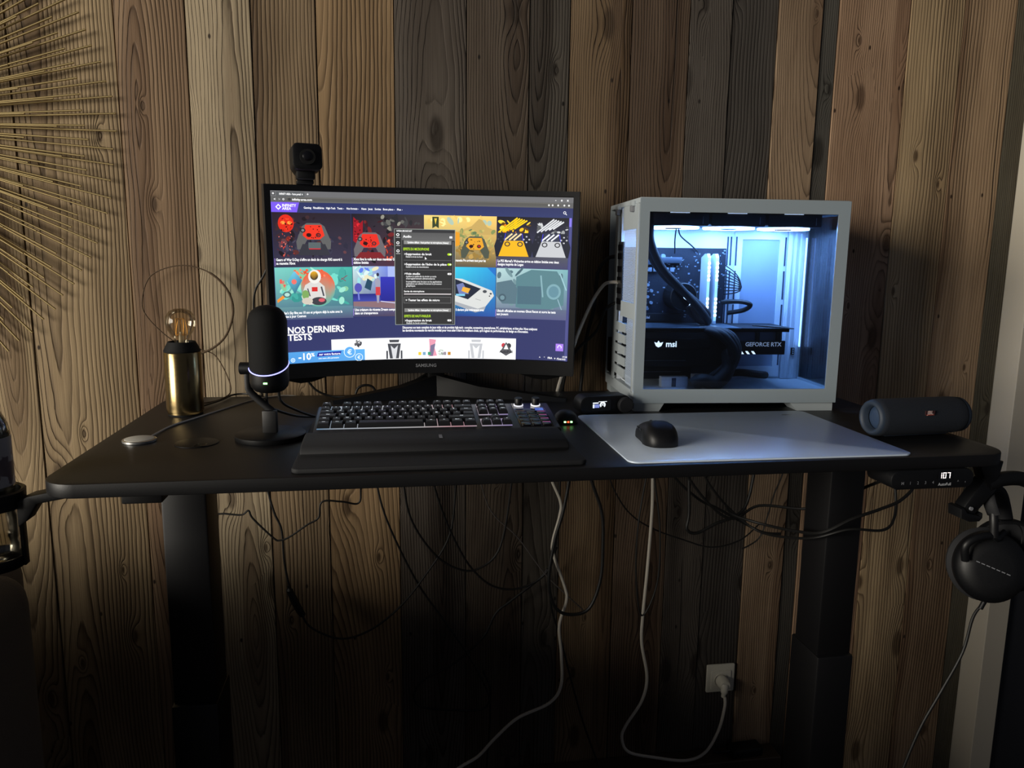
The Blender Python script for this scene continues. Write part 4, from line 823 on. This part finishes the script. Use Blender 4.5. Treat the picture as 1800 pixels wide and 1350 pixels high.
# coolant tubes
MB().tube([(.044, .060, .436), (.036, .050, .405), (.040, .052, .365), (.070, .062, .312), (.120, .075, .265), (.165, .082, .222), (.190, .09, .192), (.178, .112, .198), (.160, .120, .225)], .0088, 12, 8).build('coolant_tube', 'soft_black', pc)
MB().tube([(.040, .095, .436), (.032, .085, .395), (.045, .085, .345), (.090, .095, .290), (.150, .098, .245), (.192, .105, .208), (.186, .12, .190), (.165, .125, .205), (.150, .122, .226)], .0084, 12, 8).build('coolant_tube', 'soft_black', pc)
# graphics card
gpu = MB().box(.012, .362, .040, .172, .1725, .1795, bev=.001).build('graphics_card', 'gloss_black', pc)
mat('gpu_plate', (128, 146, 160), .3, .8)
pbox('backplate', 'gpu_plate', .012, .250, .0385, .170, .1795, .1815, parent=gpu); pbox('backplate_end', 'black_metal', .250, .372, .0385, .170, .1795, .1812, parent=gpu)
pbox('shroud', 'black_plastic', .012, .236, .038, .168, .095, .1722, parent=gpu, bev=.003)
pbox('end_shroud', 'black_plastic', .236, .353, .037, .045, .122, .153, parent=gpu, bev=.001)
pbox('fin_stack', mat('fins', (104, 112, 122), .45, .7, bump=.8, bscale=700), .238, .348, .046, .165, .124, .1722, parent=gpu)
for x in (.285, .333): pbox('strut', 'black_plastic', x, x+.008, .0375, .046, .150, .1725, parent=gpu)
pbox('shroud_step', 'gloss_black', .022, .180, .0362, .0395, .134, .158, parent=gpu, bev=.001)
MB().tube([(.30, .10, .182), (.33, .06, .183), (.36, .042, .181)], .0022, 6).build('rail', 'black_metal', gpu)
mat('rtx_print', (226, 232, 240), .5, emit=(170, 185, 205), es=.5)
MB().text('GEFORCE RTX', .0128, XZ(.2600, .0366, .141), True).build('lettering', 'rtx_print', gpu, smooth=False)
MB().text('msi', .0185, XZ(.078, .0358, .1395), True).build('maker_lettering', 'logo_glow', gpu, smooth=False)
MB().prism([(.052, .150), (.058, .148), (.0615, .153), (.065, .148), (.072, .150), (.068, .141), (.0615, .138), (.056, .141)], -.0362, -.0358, XZ(0, -.0004, 0)).build('maker_emblem', 'logo_glow', gpu, smooth=False)
for k in range(3):
    x = .2475+k*.0135; MB().prism([(x, .130), (x+.0055, .130), (x+.011, .1232), (x+.0050, .1232)], -.0368, -.0364, XZ(0, 0, 0)).build('light_slash', 'logo_glow', gpu, smooth=False)
# dark sleeved power leads looping in front of the card
for k, (dx, dy) in enumerate(((0, 0), (.010, .004), (-.010, .006), (.018, .010))):
    MB().tube([(.165+dx*.5, .050+dy, .176), (.200+dx, .024+dy*.5, .170), (.226+dx*.6, .016+dy*.6, .142), (.228+dx*.5, .018+dy, .112), (.206+dx, .024+dy, .082), (.180+dx, .032+dy, .062), (.172+dx, .06+dy, .054), (.19+dx, .12, .056)], .0085, 10, 6).build('power_lead', 'soft_black', pc)
MB().tube([(.140, .024, .055), (.160, .020, .066), (.190, .018, .061), (.215, .022, .085), (.222, .04, .12), (.20, .10, .13)], .016, 12, 6).build('cable_bundle', 'soft_black', pc)
pbox('lower_cover', 'matte_black', .014, .150, .070, .174, .062, .094, bev=.002)
for z in (.078, .108): pbox('trim_line', 'heatsink', .024, .125, .0362 if z > .1 else .0685, .039 if z > .1 else .071, z, z+.0012)
for k in range(9): MB().tube([(.254, .172, .318-k*.0085), (.270, .150, .302-k*.0060), (.284-abs(k-5)*.0010, .140, .284-k*.0030), (.290, .172, .276-k*.002)], .0014, 6, 6).build('power_wire', 'cable_black', pc)
MB().tube([(.245, .160, .232), (.280, .135, .235), (.304, .130, .228), (.296, .150, .214), (.262, .165, .206)], .0055, 8, 6).build('fan_lead', 'cable_black', pc)
MB().tube([(.255, .16, .058), (.29, .14, .066), (.335, .135, .062), (.36, .15, .058)], .009, 10, 6).build('floor_lead', 'cable_black', pc)
MB().tube([(.120, .12, .402), (.135, .150, .385), (.165, .165, .365), (.185, .172, .350)], .0018, 6, 6).build('fan_wire', 'cable_black', pc); MB().tube([(.115, .12, .402), (.122, .150, .375), (.128, .165, .345)], .0016, 6, 6).build('fan_wire', 'cable_black', pc)
pbox('floor_grille', 'inside_white', .014, .130, .012, .18, FZ+.026, FZ+.0285)
for k in range(6): pbox('floor_slot', 'slot_dark', .15+k*.042, .166+k*.042, .02, .024, FZ+.0262, FZ+.0268)
pbox('drive_bracket', 'inside_white', .075, .135, .045, .065, .046, .070); pbox('bracket_slot', 'slot_dark', .098, .108, .0445, .0455, .048, .068)

# ================================================================== SPEAKER
sp_ = thing('bluetooth_speaker', 'dark blue fabric cylinder speaker lying on the desk corner', 'speaker', (.716, .158, ZD), (0, 0, R(4)))
mat('fabric_blue', (18, 25, 36), .8, bump=.9, bscale=1100); mat('speaker_rubber', (38, 49, 64), .6)
SM = Matrix.Translation((0, 0, .0375)) @ Matrix.Rotation(PI/2, 4, 'Y')
MB().lathe([(.030, -.098), (.0345, -.094), (.0355, -.085), (.0358, 0), (.0355, .075), (.0345, .088), (.031, .098), (.027, .103)], SM, 56).build('fabric_body', 'fabric_blue', sp_, angle=70)
for s_ in (-1, 1):
    rg = MB().lathe([(.034, .092*s_), (.0335, .098*s_), (.030, .1025*s_), (.026, .1025*s_), (.0225, .097*s_), (.0215, .088*s_)], SM, 48).build('end_ring', 'speaker_rubber', sp_, angle=70)
    MB().lathe([(0, .0905*s_), (.012, .090*s_), (.019, .0885*s_), (.022, .086*s_)], SM, 40).build('bass_membrane', mat('membrane', (44, 60, 84), .4), rg, angle=70)
MB().box(-.07, .07, -.006, .006, .0005, .003, bev=.001).build('rubber_foot', 'speaker_rubber', sp_)
lg = MB().box(-.0105, .0105, -.0366, -.0352, .0465, .0545).build('logo_badge', mat('badge', (60, 34, 36), .5), sp_, smooth=False)
mat('badge_red', (226, 90, 70), .5); MB().text('JBL', .0098, XZ(0, -.0368, .0478), True, 'C').build('lettering', mat('badge_text', (226, 196, 190), .5), sp_, smooth=False)
MB().box(-.0085, .0085, -.0369, -.0366, .0462, .0469).build('logo_line', 'badge_red', sp_, smooth=False)

# ================================================================== HANGER AND HEADPHONES
hg = thing('headphone_hanger', 'black two-armed headphone hook clamped under the desk corner', 'hook', (.780, .045, 1.0475))
def bar(pts, w_, t, name, par):
    return MB().tube(pts, w_, 10, 6, flat=t).build(name, 'black_plastic', par)
MB().prism([(-.024, 0), (.026, 0), (.022, -.022), (.012, -.048), (-.004, -.046), (-.014, -.022)], -.012, .014, XZ(0, 0, 0), bev=.003).build('clamp', 'black_plastic', hg)
MB().prism([(.010, -.030), (-.008, -.034), (-.040, -.080), (-.046, -.092), (-.020, -.100), (.014, -.062), (.026, -.044)], -.016, .012, XZ(0, 0, 0), bev=.004).build('arm', 'black_plastic', hg)
MB().prism([(-.052, -.086), (-.046, -.084), (-.038, -.094), (-.012, -.101), (-.006, -.096), (-.006, -.106), (-.012, -.112), (-.030, -.112), (-.050, -.104)], -.020, .016, XZ(0, 0, 0), bev=.003).build('lip', 'black_plastic', hg)
MB().tube([(.006, -.002, -.046), (.035, -.004, -.036), (.07, -.004, -.036), (.10, -.004, -.046), (.115, -.004, -.05)], .0135, 12, 6).build('arm', 'black_plastic', hg)
MB().cyl((-.032, -.017, -.086), (-.032, -.014, -.086), .0035, seg=12).build('screw', 'print_grey', hg)
hp = thing('headphones', 'black studio headphones hanging from the desk hook', 'headphones', (.812, .04, .842))
HM = Matrix.Rotation(R(-22), 4, 'Z') @ Matrix.Rotation(R(90), 4, 'X') @ Matrix.Rotation(R(-12), 4, 'X')
c1 = MB().lathe([(0, .022), (.030, .0225), (.048, .019), (.059, .010), (.063, 0), (.062, -.014), (.055, -.022), (0, -.022)], HM, 48, 1.0, 1.06).build('ear_cup', 'black_plastic', hp, angle=55)
MB().lathe([(.030, -.022), (.058, -.022), (.066, -.030), (.064, -.042), (.05, -.046), (.03, -.042)], HM, 40, 1.0, 1.06).build('ear_pad', 'soft_black', c1)
for k in range(7): MB().box(-.034+k*.009, -.034+k*.009+.0065, -.0008, .0008, .0226, .0229, M=HM @ Matrix.Rotation(R(-20), 4, 'Z')).build('silver_mark', 'print_grey', c1, smooth=False)
H2 = Matrix.Translation((.078, .055, .006)) @ Matrix.Rotation(R(150), 4, 'Z') @ Matrix.Rotation(R(90), 4, 'X')
c2_ = MB().lathe([(0, .022), (.030, .0225), (.048, .019), (.059, .010), (.063, 0), (.062, -.014), (.055, -.022), (0, -.022)], H2, 40, 1.0, 1.06).build('ear_cup', 'black_plastic', hp, angle=55)
MB().lathe([(.030, -.022), (.058, -.022), (.066, -.030), (.064, -.042), (.05, -.046), (.03, -.042)], H2, 40, 1.0, 1.06).build('ear_pad', 'soft_black', c2_)
MB().tube([(-.060, -.006, .018), (-.066, -.010, .048), (-.048, -.012, .064), (-.018, -.012, .068), (-.002, -.010, .060), (.03, .01, .062)], .0068, 10, 6, flat=.7).build('yoke', 'black_plastic', hp)
MB().tube([(-.012, -.012, .064), (-.014, -.010, .095), (-.010, .0, .120)], .0075, 10, 6).build('slider', 'black_metal', hp)
MB().tube([(-.012, -.006, .105), (-.018, .0, .126), (-.006, .02, .141), (.02, .035, .140), (.05, .05, .12), (.07, .056, .08), (.078, .056, .05)], .0125, 12, 6, flat=.55).build('headband', 'soft_black', hp)
MB().tube([(-.010, -.014, .098), (.006, -.016, .090), (.034, -.012, .086), (.052, -.006, .068), (.056, -.004, .044)], .0013, 6, 6).build('link_wire', 'cable_black', hp)
MB().tube([(-.004, -.004, -.058), (-.011, -.0, -.082)], .0045, 10, 2).build('strain_relief', 'black_plastic', hp)
MB().tube([(-.009, -.0, -.075), (-.016, .01, -.106), (-.029, .01, -.175), (-.066, .01, -.254), (-.100, .012, -.328), (-.128, .014, -.42), (-.16, .02, -.56), (-.19, .05, -.80), (-.2, .1, -.988)], .0028, 8, 6).build('cord', 'cable_black', hp)

# ================================================================== CUP HOLDER, BOTTLE, SOFA
cu = thing('cup_holder', 'black cup holder clamped to the left front desk corner', 'cup holder', (-.8850, .055, .93))
MB().lathe([(.041, .094), (.048, .094), (.049, .118), (.046, .120), (.042, .118)], None, 40).build('ring', 'black_plastic', cu)
MB().lathe([(0, 0), (.040, 0), (.043, .004), (.043, .018), (.040, .018), (.039, .005), (0, .005)], None, 40).build('dish', 'black_plastic', cu)
for a in (0, 130, 230): MB().box(.041, .046, -.007, .007, .002, .112, bev=.001, M=Matrix.Rotation(R(a), 4, 'Z')).build('strut', 'black_plastic', cu)
MB().prism([(.044, .105), (.060, .112), (.086, .117), (.135, .117), (.135, .111), (.072, .100), (.056, .074), (.044, .066)], -.016, .016, XZ(0, 0, 0), bev=.002).build('clamp_arm', 'black_plastic', cu)
bo = thing('water_bottle', 'clear plastic water bottle with a paper label in the cup holder', 'bottle', (-.8850, .055, .9355))
GB = glass('clear_plastic', (222, 218, 206), .10, .12)
MB().lathe([(0, 0), (.030, 0), (.0355, .006), (.0355, .03), (.034, .036), (.0355, .042), (.0355, .075), (.034, .080), (.0355, .086), (.0355, .125), (.0355, .200), (.033, .215), (.020, .245), (.0135, .252), (.0135, .262)], None, 40).build('bottle_body', GB, bo, angle=70)
lb = bpy.data.materials.new('label_print'); lb.use_nodes = True; nt = lb.node_tree; e = NB(nt); b = nt.nodes['Principled BSDF']; tc = nt.nodes.new('ShaderNodeTexCoord')
nz = e.noise(tc.outputs['Object'], 38, 2); nt.links.new(e.mix(e.smooth(nz, .52, .56), (*lin((150, 148, 150)), 1), (*lin((86, 74, 80)), 1)), b.inputs['Base Color']); b.inputs['Roughness'].default_value = .35
MB().lathe([(.0358, .122), (.0359, .122), (.0359, .196), (.0358, .196)], None, 40).build('label_band', lb, bo)
MB().lathe([(0, .276), (.0145, .276), (.0150, .274), (.0150, .260), (0, .260)], None, 28).build('cap', mat('cap_blue', (70, 100, 150), .5), bo)
so = thing('sofa', 'dark grey fabric sofa at the left end of the desk', 'sofa', (-1.40, -.55, 0))
mat('sofa_fabric', (104, 98, 90), .95, bump=.8, bscale=500)
MB().box(.28, .505, -1.05, .76, -.10, .872, bev=.055, seg=5).build('backrest', 'sofa_fabric', so, angle=60)  # desk end is seen; the unseen length is added to block low daylight
MB().box(-.50, .31, -1.0, .76, -.07, .44, bev=.04, seg=4).build('seat_base', 'sofa_fabric', so, angle=60)
MB().box(-1.2, .41, .62, .955, -.10, .845, bev=.055, seg=5).build('added_shade_backrest', 'sofa_fabric', so, angle=60)  # unseen corner section, added to shade the wall below the desk
for k in range(2): MB().box(-.46, .28, -.96+k*.76, -.22+k*.76, .42, .56, bev=.05, seg=4).build('seat_cushion', 'sofa_fabric', so, angle=60)
for x, y in ((-.44, -.94), (-.44, .70), (.44, -.94), (.44, .70)): MB().cyl((x, y, -.15), (x, y, -.06), .022, .026, 14).build('leg', 'black_plastic', so)

# ================================================================== SUNBURST
sb = thing('sunburst_wall_decor', 'brass sunburst of long thin rods hanging on the plank wall', 'wall decor', (-1.489, YW-.002, 1.668))
rods = {}; mb_rest = MB(); rs = random.Random(5)
for lv, (r0, r1, yy, off) in enumerate(((.12, .603, .012, 0.), (.12, .546, .017, 1.1), (.11, .492, .023, .4), (.10, .428, .029, 3.9))):
    n_r = 104 if lv < 2 else 52
    for k in range(n_r):
        a = R(360/n_r*k+off+rs.uniform(-.25, .25)); L = r1+rs.uniform(-.006, .006)-.012*abs(math.sin(a))
        deg = (math.degrees(a)+180) % 360-180
        if -70 < deg < 62 and lv < 4:
            kk = (lv,)
            if kk not in rods: rods[kk] = MB().cyl((r0, 0, 0), (r1, 0, 0), .0023, seg=6).build('rod', 'brass_rod', sb, angle=70); o = rods[kk]
            else: o = inst(rods[kk], sb)
            o.location = (0, -yy, 0); o.rotation_euler = (0, -a, 0); o.scale = (L/r1, 1, 1)
        else:
            d = Vector((math.cos(a), 0, math.sin(a))); mb_rest.cyl(d*r0+Vector((0, -yy, 0)), d*L+Vector((0, -yy, 0)), .0023, seg=6)
o = mb_rest.build('more_rods', 'brass_rod', sb, angle=70); o['kind'] = 'stuff'
MB().lathe([(.10, 0), (.128, .002), (.132, .02), (.128, .040), (.118, .044), (.112, .040)], XZ(0, 0, 0), 56).build('rim', 'brass', sb)
MB().lathe([(0, .036), (.113, .036), (.113, .0), (0, 0)], XZ(0, 0, 0), 56).build('mirror_disc', mat('mirror', (230, 230, 230), .03, 1.), sb)

# ================================================================== SOCKET AND CABLES
so2 = thing('wall_socket', 'square white power socket on the planks near the floor', 'socket', (.629, YW-.0025, .2235))
MB().prism(rrect(.084, .084, .004, 3), 0, .008, XZ(0, 0, 0), bev=.003).build('frame', 'white_plastic', so2)
MB().prism(rrect(.060, .056, .003, 3), .008, .011, XZ(0, 0, -.004), bev=.001).build('insert', 'white_plastic', so2)
MB().lathe([(.0215, .011), (.0215, .0125), (.0195, .0125), (.0185, .0045), (0, .0045)], XZ(0, 0, -.004), 36).build('well', 'white_plastic', so2)
def cable(name, label, pts, r, m_='cable_black', group=None, cat='cable'):
    o0 = Vector(pts[0]); o = MB().tube(pts, r, 8, 7).build(name, m_, origin=o0); return tag(o, label, cat, group or ('cables hanging below the desk' if pts[0][2] < 1.0 else 'cables behind the monitor and tower'))
wp = thing('white_power_cable', 'white power cable plugged into the wall socket', 'cable', (.629, YW-.02, .2195))
WO = Vector((.629, YW-.02, .2195)); W2 = [(0.379, 0.67, 0.95), (0.379, 0.68, 0.857), (0.381, 0.68, 0.749), (0.375, 0.68, 0.592), (0.368, 0.68, 0.464), (0.368, 0.68, 0.383), (0.387, 0.68, 0.282), (0.375, 0.68, 0.212), (0.333, 0.68, 0.143), (0.323, 0.68, 0.105), (0.344, 0.68, 0.062), (0.418, 0.68, 0.038), (0.511, 0.68, 0.019), (0.568, 0.68, 0.039), (0.606, 0.685, 0.101), (0.622, 0.69, 0.165), (0.624, 0.697, 0.192)]
MB().tube([Vector(q)-WO for q in W2], .0042, 8, 7).build('lead', 'cable_white', wp)
MB().lathe([(.0175, .0), (.0180, .012), (.0165, .022), (.0135, .030), (0, .031)], XZ(0, .004, 0), 32).build('plug_body', 'white_plastic', wp)
MB().tube([(-.002, -.020, .002), (-.004, -.026, -.012), (-.005, -.024, -.032)], [.0115, .010, .0065], 12, 4).build('plug_neck', 'white_plastic', wp)
cable('white_cable', 'white cable hanging in waves below the middle of the desk to the floor', [(0.09, 0.62, 0.96), (0.093, 0.62, 0.881), (0.121, 0.62, 0.81), (0.121, 0.62, 0.773), (0.105, 0.62, 0.707), (0.107, 0.62, 0.67), (0.137, 0.62, 0.585), (0.143, 0.62, 0.547), (0.126, 0.62, 0.479), (0.133, 0.62, 0.4), (0.134, 0.62, 0.313), (0.103, 0.62, 0.266), (0.022, 0.62, 0.232), (-0.037, 0.62, 0.18), (-0.081, 0.62, 0.133), (-.15, .60, .105), (-.25, .56, .02), (-.36, .50, -.10), (-.42, .45, -.146)], .0040, 'cable_white')
cable('thin_black_cable', 'kinked thin black cable looping beside the left desk leg', [(-.69, .52, .96), (-0.69, 0.56, 0.877), (-0.682, 0.56, 0.835), (-0.656, 0.56, 0.83), (-0.622, 0.56, 0.826), (-0.607, 0.56, 0.835), (-0.598, 0.56, 0.816), (-0.556, 0.56, 0.769), (-0.542, 0.56, 0.762), (-0.519, 0.56, 0.77), (-0.481, 0.56, 0.796), (-0.455, 0.56, 0.812), (-0.446, 0.56, 0.849), (-0.403, 0.56, 0.848), (-0.365, 0.56, 0.843), (-0.359, 0.56, 0.882), (-.355, .54, .97)], .0022)
sw = thing('switch_cable', 'black cable with an inline switch hanging in a wide loop', 'cable', (-.587, .69, .96))
SO = Vector((-.587, .69, .96)); B_ = [(-.60, .69, .98), (-0.587, 0.69, 0.858), (-0.572, 0.69, 0.786), (-0.556, 0.69, 0.739), (-0.552, 0.69, 0.654), (-0.539, 0.69, 0.579), (-0.516, 0.69, 0.518), (-0.49, 0.69, 0.478), (-0.421, 0.69, 0.446), (-0.35, 0.69, 0.464), (-0.278, 0.69, 0.518), (-0.213, 0.69, 0.598), (-0.147, 0.69, 0.708), (-0.13, 0.69, 0.856), (-.12, .68, .98)]
MB().tube([Vector(q)-SO for q in B_], .0027, 8, 7).build('lead', 'cable_black', sw)
MB().tube([Vector(q)-SO for q in ((-.5455, .69, .595), (-.541, .69, .578), (-.528, .69, .545), (-.517, .69, .522), (-.512, .69, .512))], [.005, .011, .0125, .012, .011, .006], 10, 4, flat=.7).build('inline_switch', 'black_plastic', sw)
cable('black_cable', 'black cable slanting down from the middle left of the desk to a low coil', [(-.335, .68, .98), (-0.329, 0.7, 0.868), (-0.303, 0.7, 0.751), (-0.232, 0.7, 0.587), (-0.162, 0.7, 0.474), (-0.101, 0.7, 0.377), (-0.057, 0.7, 0.29), (-0.039, 0.7, 0.22), (-.045, .70, .08), (-.05, .70, .003)], .0027)
cable('black_cable', 'black cable sagging in a wide loop right of the monitor stand below the desk', [(-.195, .64, .98), (-0.191, 0.66, 0.874), (-0.171, 0.66, 0.794), (-0.136, 0.66, 0.704), (-0.093, 0.66, 0.627), (-0.034, 0.66, 0.575), (0.039, 0.66, 0.57), (0.105, 0.66, 0.616), (0.125, 0.66, 0.722), (0.129, 0.66, 0.856), (.13, .64, .98)], .0027)
cable('black_cable', 'black cable with the highest short sag under the keyboard', [(-.265, .60, .98), (-0.263, 0.62, 0.888), (-0.246, 0.62, 0.782), (-0.194, 0.62, 0.693), (-0.139, 0.62, 0.649), (-0.083, 0.62, 0.643), (-0.027, 0.62, 0.699), (0, 0.62, 0.872), (0, .60, .98)], .0027)
cable('black_cable', 'black cable curling in a flat ring low on the wall', [(.13, .69, .66), (0.104, 0.71, 0.582), (0.018, 0.71, 0.513), (-0.024, 0.71, 0.479), (-0.057, 0.71, 0.414), (-0.132, 0.71, 0.347), (-0.214, 0.71, 0.305), (-0.239, 0.71, 0.266), (-0.222, 0.71, 0.229), (-0.132, 0.71, 0.211), (-0.055, 0.71, 0.209), (-0.037, 0.71, 0.258), (-0.056, 0.71, 0.317)], .003)
cable('thin_grey_cable', 'thin grey cable running diagonally behind the white hanging cable', [(-.10, .62, .98), (-0.055, 0.65, 0.795), (0.021, 0.65, 0.708), (0.088, 0.65, 0.613), (0.141, 0.65, 0.556), (0.195, 0.65, 0.503)], .0016, mat('cable_grey', (84, 80, 78), .5) and 'cable_grey')
cable('thick_black_cable', 'thick black cable making a long narrow loop beside the white hanging cable', [(.185, .58, .99), (0.191, 0.6, 0.879), (0.222, 0.6, 0.783), (0.228, 0.6, 0.694), (0.224, 0.6, 0.604), (0.196, 0.6, 0.53), (0.145, 0.6, 0.518), (0.108, 0.6, 0.543), (0.092, 0.6, 0.612), (0.105, 0.6, 0.715), (0.124, 0.6, 0.787), (0.139, 0.6, 0.88), (.14, .58, .99)], .0042)
cable('black_cable', 'black cable dropping straight to the floor below the white hanging cable', [(.11, .70, .60), (0.123, 0.7, 0.487), (0.148, 0.7, 0.404), (0.183, 0.7, 0.27), (0.218, 0.7, 0.149), (0.256, 0.7, 0.042), (.27, .69, .004)], .0026)
cable('thin_black_cable', 'thin black cable sagging behind the white power cable', [(.255, .66, .98), (0.26, 0.68, 0.861), (0.293, 0.68, 0.784), (0.342, 0.695, 0.728), (0.405, 0.70, 0.69), (0.469, 0.69, 0.667), (0.55, 0.68, 0.644), (0.63, 0.68, 0.659), (.69, .69, .70)], .002)
cable('black_cable', 'black cable in a narrow pointed loop around the white power cable', [(.35, .61, .98), (0.345, 0.63, 0.872), (0.328, 0.63, 0.738), (0.327, 0.63, 0.601), (0.347, 0.63, 0.487), (0.385, 0.63, 0.574), (0.386, 0.63, 0.72), (0.364, 0.63, 0.872), (.36, .61, .98)], .0024)
cable('black_cable', 'black cable from the crossing bundle running right to the desk control panel', [(.40, .53, .99), (0.411, 0.55, 0.9), (0.485, 0.55, 0.804), (0.546, 0.55, 0.769), (0.610, 0.55, 0.800), (0.70, 0.50, 0.805), (0.735, 0.45, 0.835), (0.75, 0.30, 0.93), (0.71, .12, 1.01), (.66, .062, 1.03)], .0034)
cable('black_cable', 'black cable hanging in a square hook left of the crossing bundle', [(.435, .56, .99), (0.436, 0.58, 0.891), (0.441, 0.58, 0.781), (0.438, 0.58, 0.736), (0.465, 0.58, 0.725), (0.516, 0.58, 0.748), (0.568, 0.58, 0.766), (.60, .59, .80), (.62, .6, .9), (.62, .6, .99)], .004)
cable('black_cable', 'black cable slanting across the bundle with its free end hanging', [(.38, .58, .99), (0.394, 0.6, 0.886), (0.468, 0.6, 0.81), (0.523, 0.6, 0.781), (0.586, 0.6, 0.745), (0.651, 0.6, 0.711), (0.702, 0.6, 0.704)], .0034)
cable('black_cable', 'black cable rising from the bundle across the right desk leg', [(.50, .5, .82), (0.521, 0.5, 0.797), (0.575, 0.46, 0.786), (0.598, 0.36, 0.805), (0.612, 0.275, 0.832), (0.665, 0.252, 0.868), (0.73, 0.256, 0.885), (0.79, 0.27, 0.90), (.84, .30, .93), (.83, .32, 1.0)], .0034)
cable('black_cable', 'lowest black cable of the bundle looping up in front of the right desk leg', [(.44, .50, .99), (0.449, 0.53, 0.904), (0.489, 0.53, 0.839), (0.551, 0.53, 0.778), (0.590, 0.50, 0.752), (0.600, 0.40, 0.775), (0.606, 0.29, 0.815), (0.66, 0.252, 0.845), (0.74, 0.256, 0.838), (0.79, 0.29, 0.85), (0.81, 0.32, 0.90), (.80, .34, .99)], .003)
cable('thin_black_cable', 'thin black cable curving down the planks left of the right desk leg', [(.755, .67, .98), (0.749, 0.69, 0.849), (0.725, 0.69, 0.779), (0.712, 0.69, 0.724), (0.692, 0.69, 0.66), (0.644, 0.69, 0.63)], .002)
cable('black_cable', 'black cable running down the wall left of the curved monitor', [(-.50, .66, 1.50), (-0.535, 0.68, 1.44), (-0.57, 0.69, 1.36), (-0.594, 0.70, 1.321), (-0.602, 0.71, 1.276), (-0.600, 0.715, 1.205), (-.595, .72, 1.10), (-.59, .725, 1.0)], .0026)
cable('white_usb_cable', 'white cable plugged into the back of the computer tower', [(0.262, 0.62, 1.345), (.235, .635, 1.345), (0.222, 0.655, 1.335), (0.203, 0.68, 1.294), (0.178, 0.69, 1.23), (0.160, 0.69, 1.179), (.13, .70, 1.09), (.12, .725, 1.0)], .0042, 'cable_white')
cable('black_usb_cable', 'upper thick black cable leaving the back of the computer tower', [(0.268, 0.66, 1.405), (0.240, 0.675, 1.402), (0.219, 0.69, 1.365), (0.214, 0.70, 1.279), (0.200, 0.715, 1.193), (.19, .725, 1.05)], .0048)
cable('black_usb_cable', 'lower black cable leaving the back of the computer tower', [(0.262, 0.64, 1.30), (0.232, 0.655, 1.28), (0.217, 0.68, 1.224), (0.174, 0.70, 1.175), (0.150, 0.712, 1.124), (.14, .725, 1.03)], .004)
cable('black_cable', 'black cable drooping under the left end of the monitor onto the desk', [(-.50, .67, 1.16), (-0.489, 0.66, 1.131), (-0.474, 0.66, 1.104), (-0.456, 0.66, 1.086), (-0.423, 0.66, 1.0735), (-.38, .65, 1.0730)], .0026)
cable('black_cable', 'small black cable arch on the desk left of the monitor stand', [(-.372, .69, 1.0735), (-0.365, 0.69, 1.088), (-0.349, 0.69, 1.0945), (-0.332, 0.69, 1.09), (-0.320, 0.69, 1.0735), (-.30, .68, 1.0735)], .003)
cable('black_cable', 'black cable rising from the desk to the back of the monitor', [(-.30, .665, 1.0735), (-0.284, 0.675, 1.078), (-0.257, 0.685, 1.092), (-0.223, 0.69, 1.108), (-0.188, 0.70, 1.135), (-.17, .70, 1.20)], .0028)
ad = thing('power_adapter', 'black power adapter block on the floor below the wall socket', 'adapter', (.700, .712, 0), (0, 0, R(4)))
MB().box(-.045, .05, -.022, .022, 0, .026, bev=.005).build('housing', 'black_plastic', ad)
MB().tube([(-.045, 0, .014), (-.055, .003, .012), (-.07, .012, .005), (-.085, .022, .0035)], [.005, .004, .003, .003], 8, 5).build('lead', 'cable_black', ad)
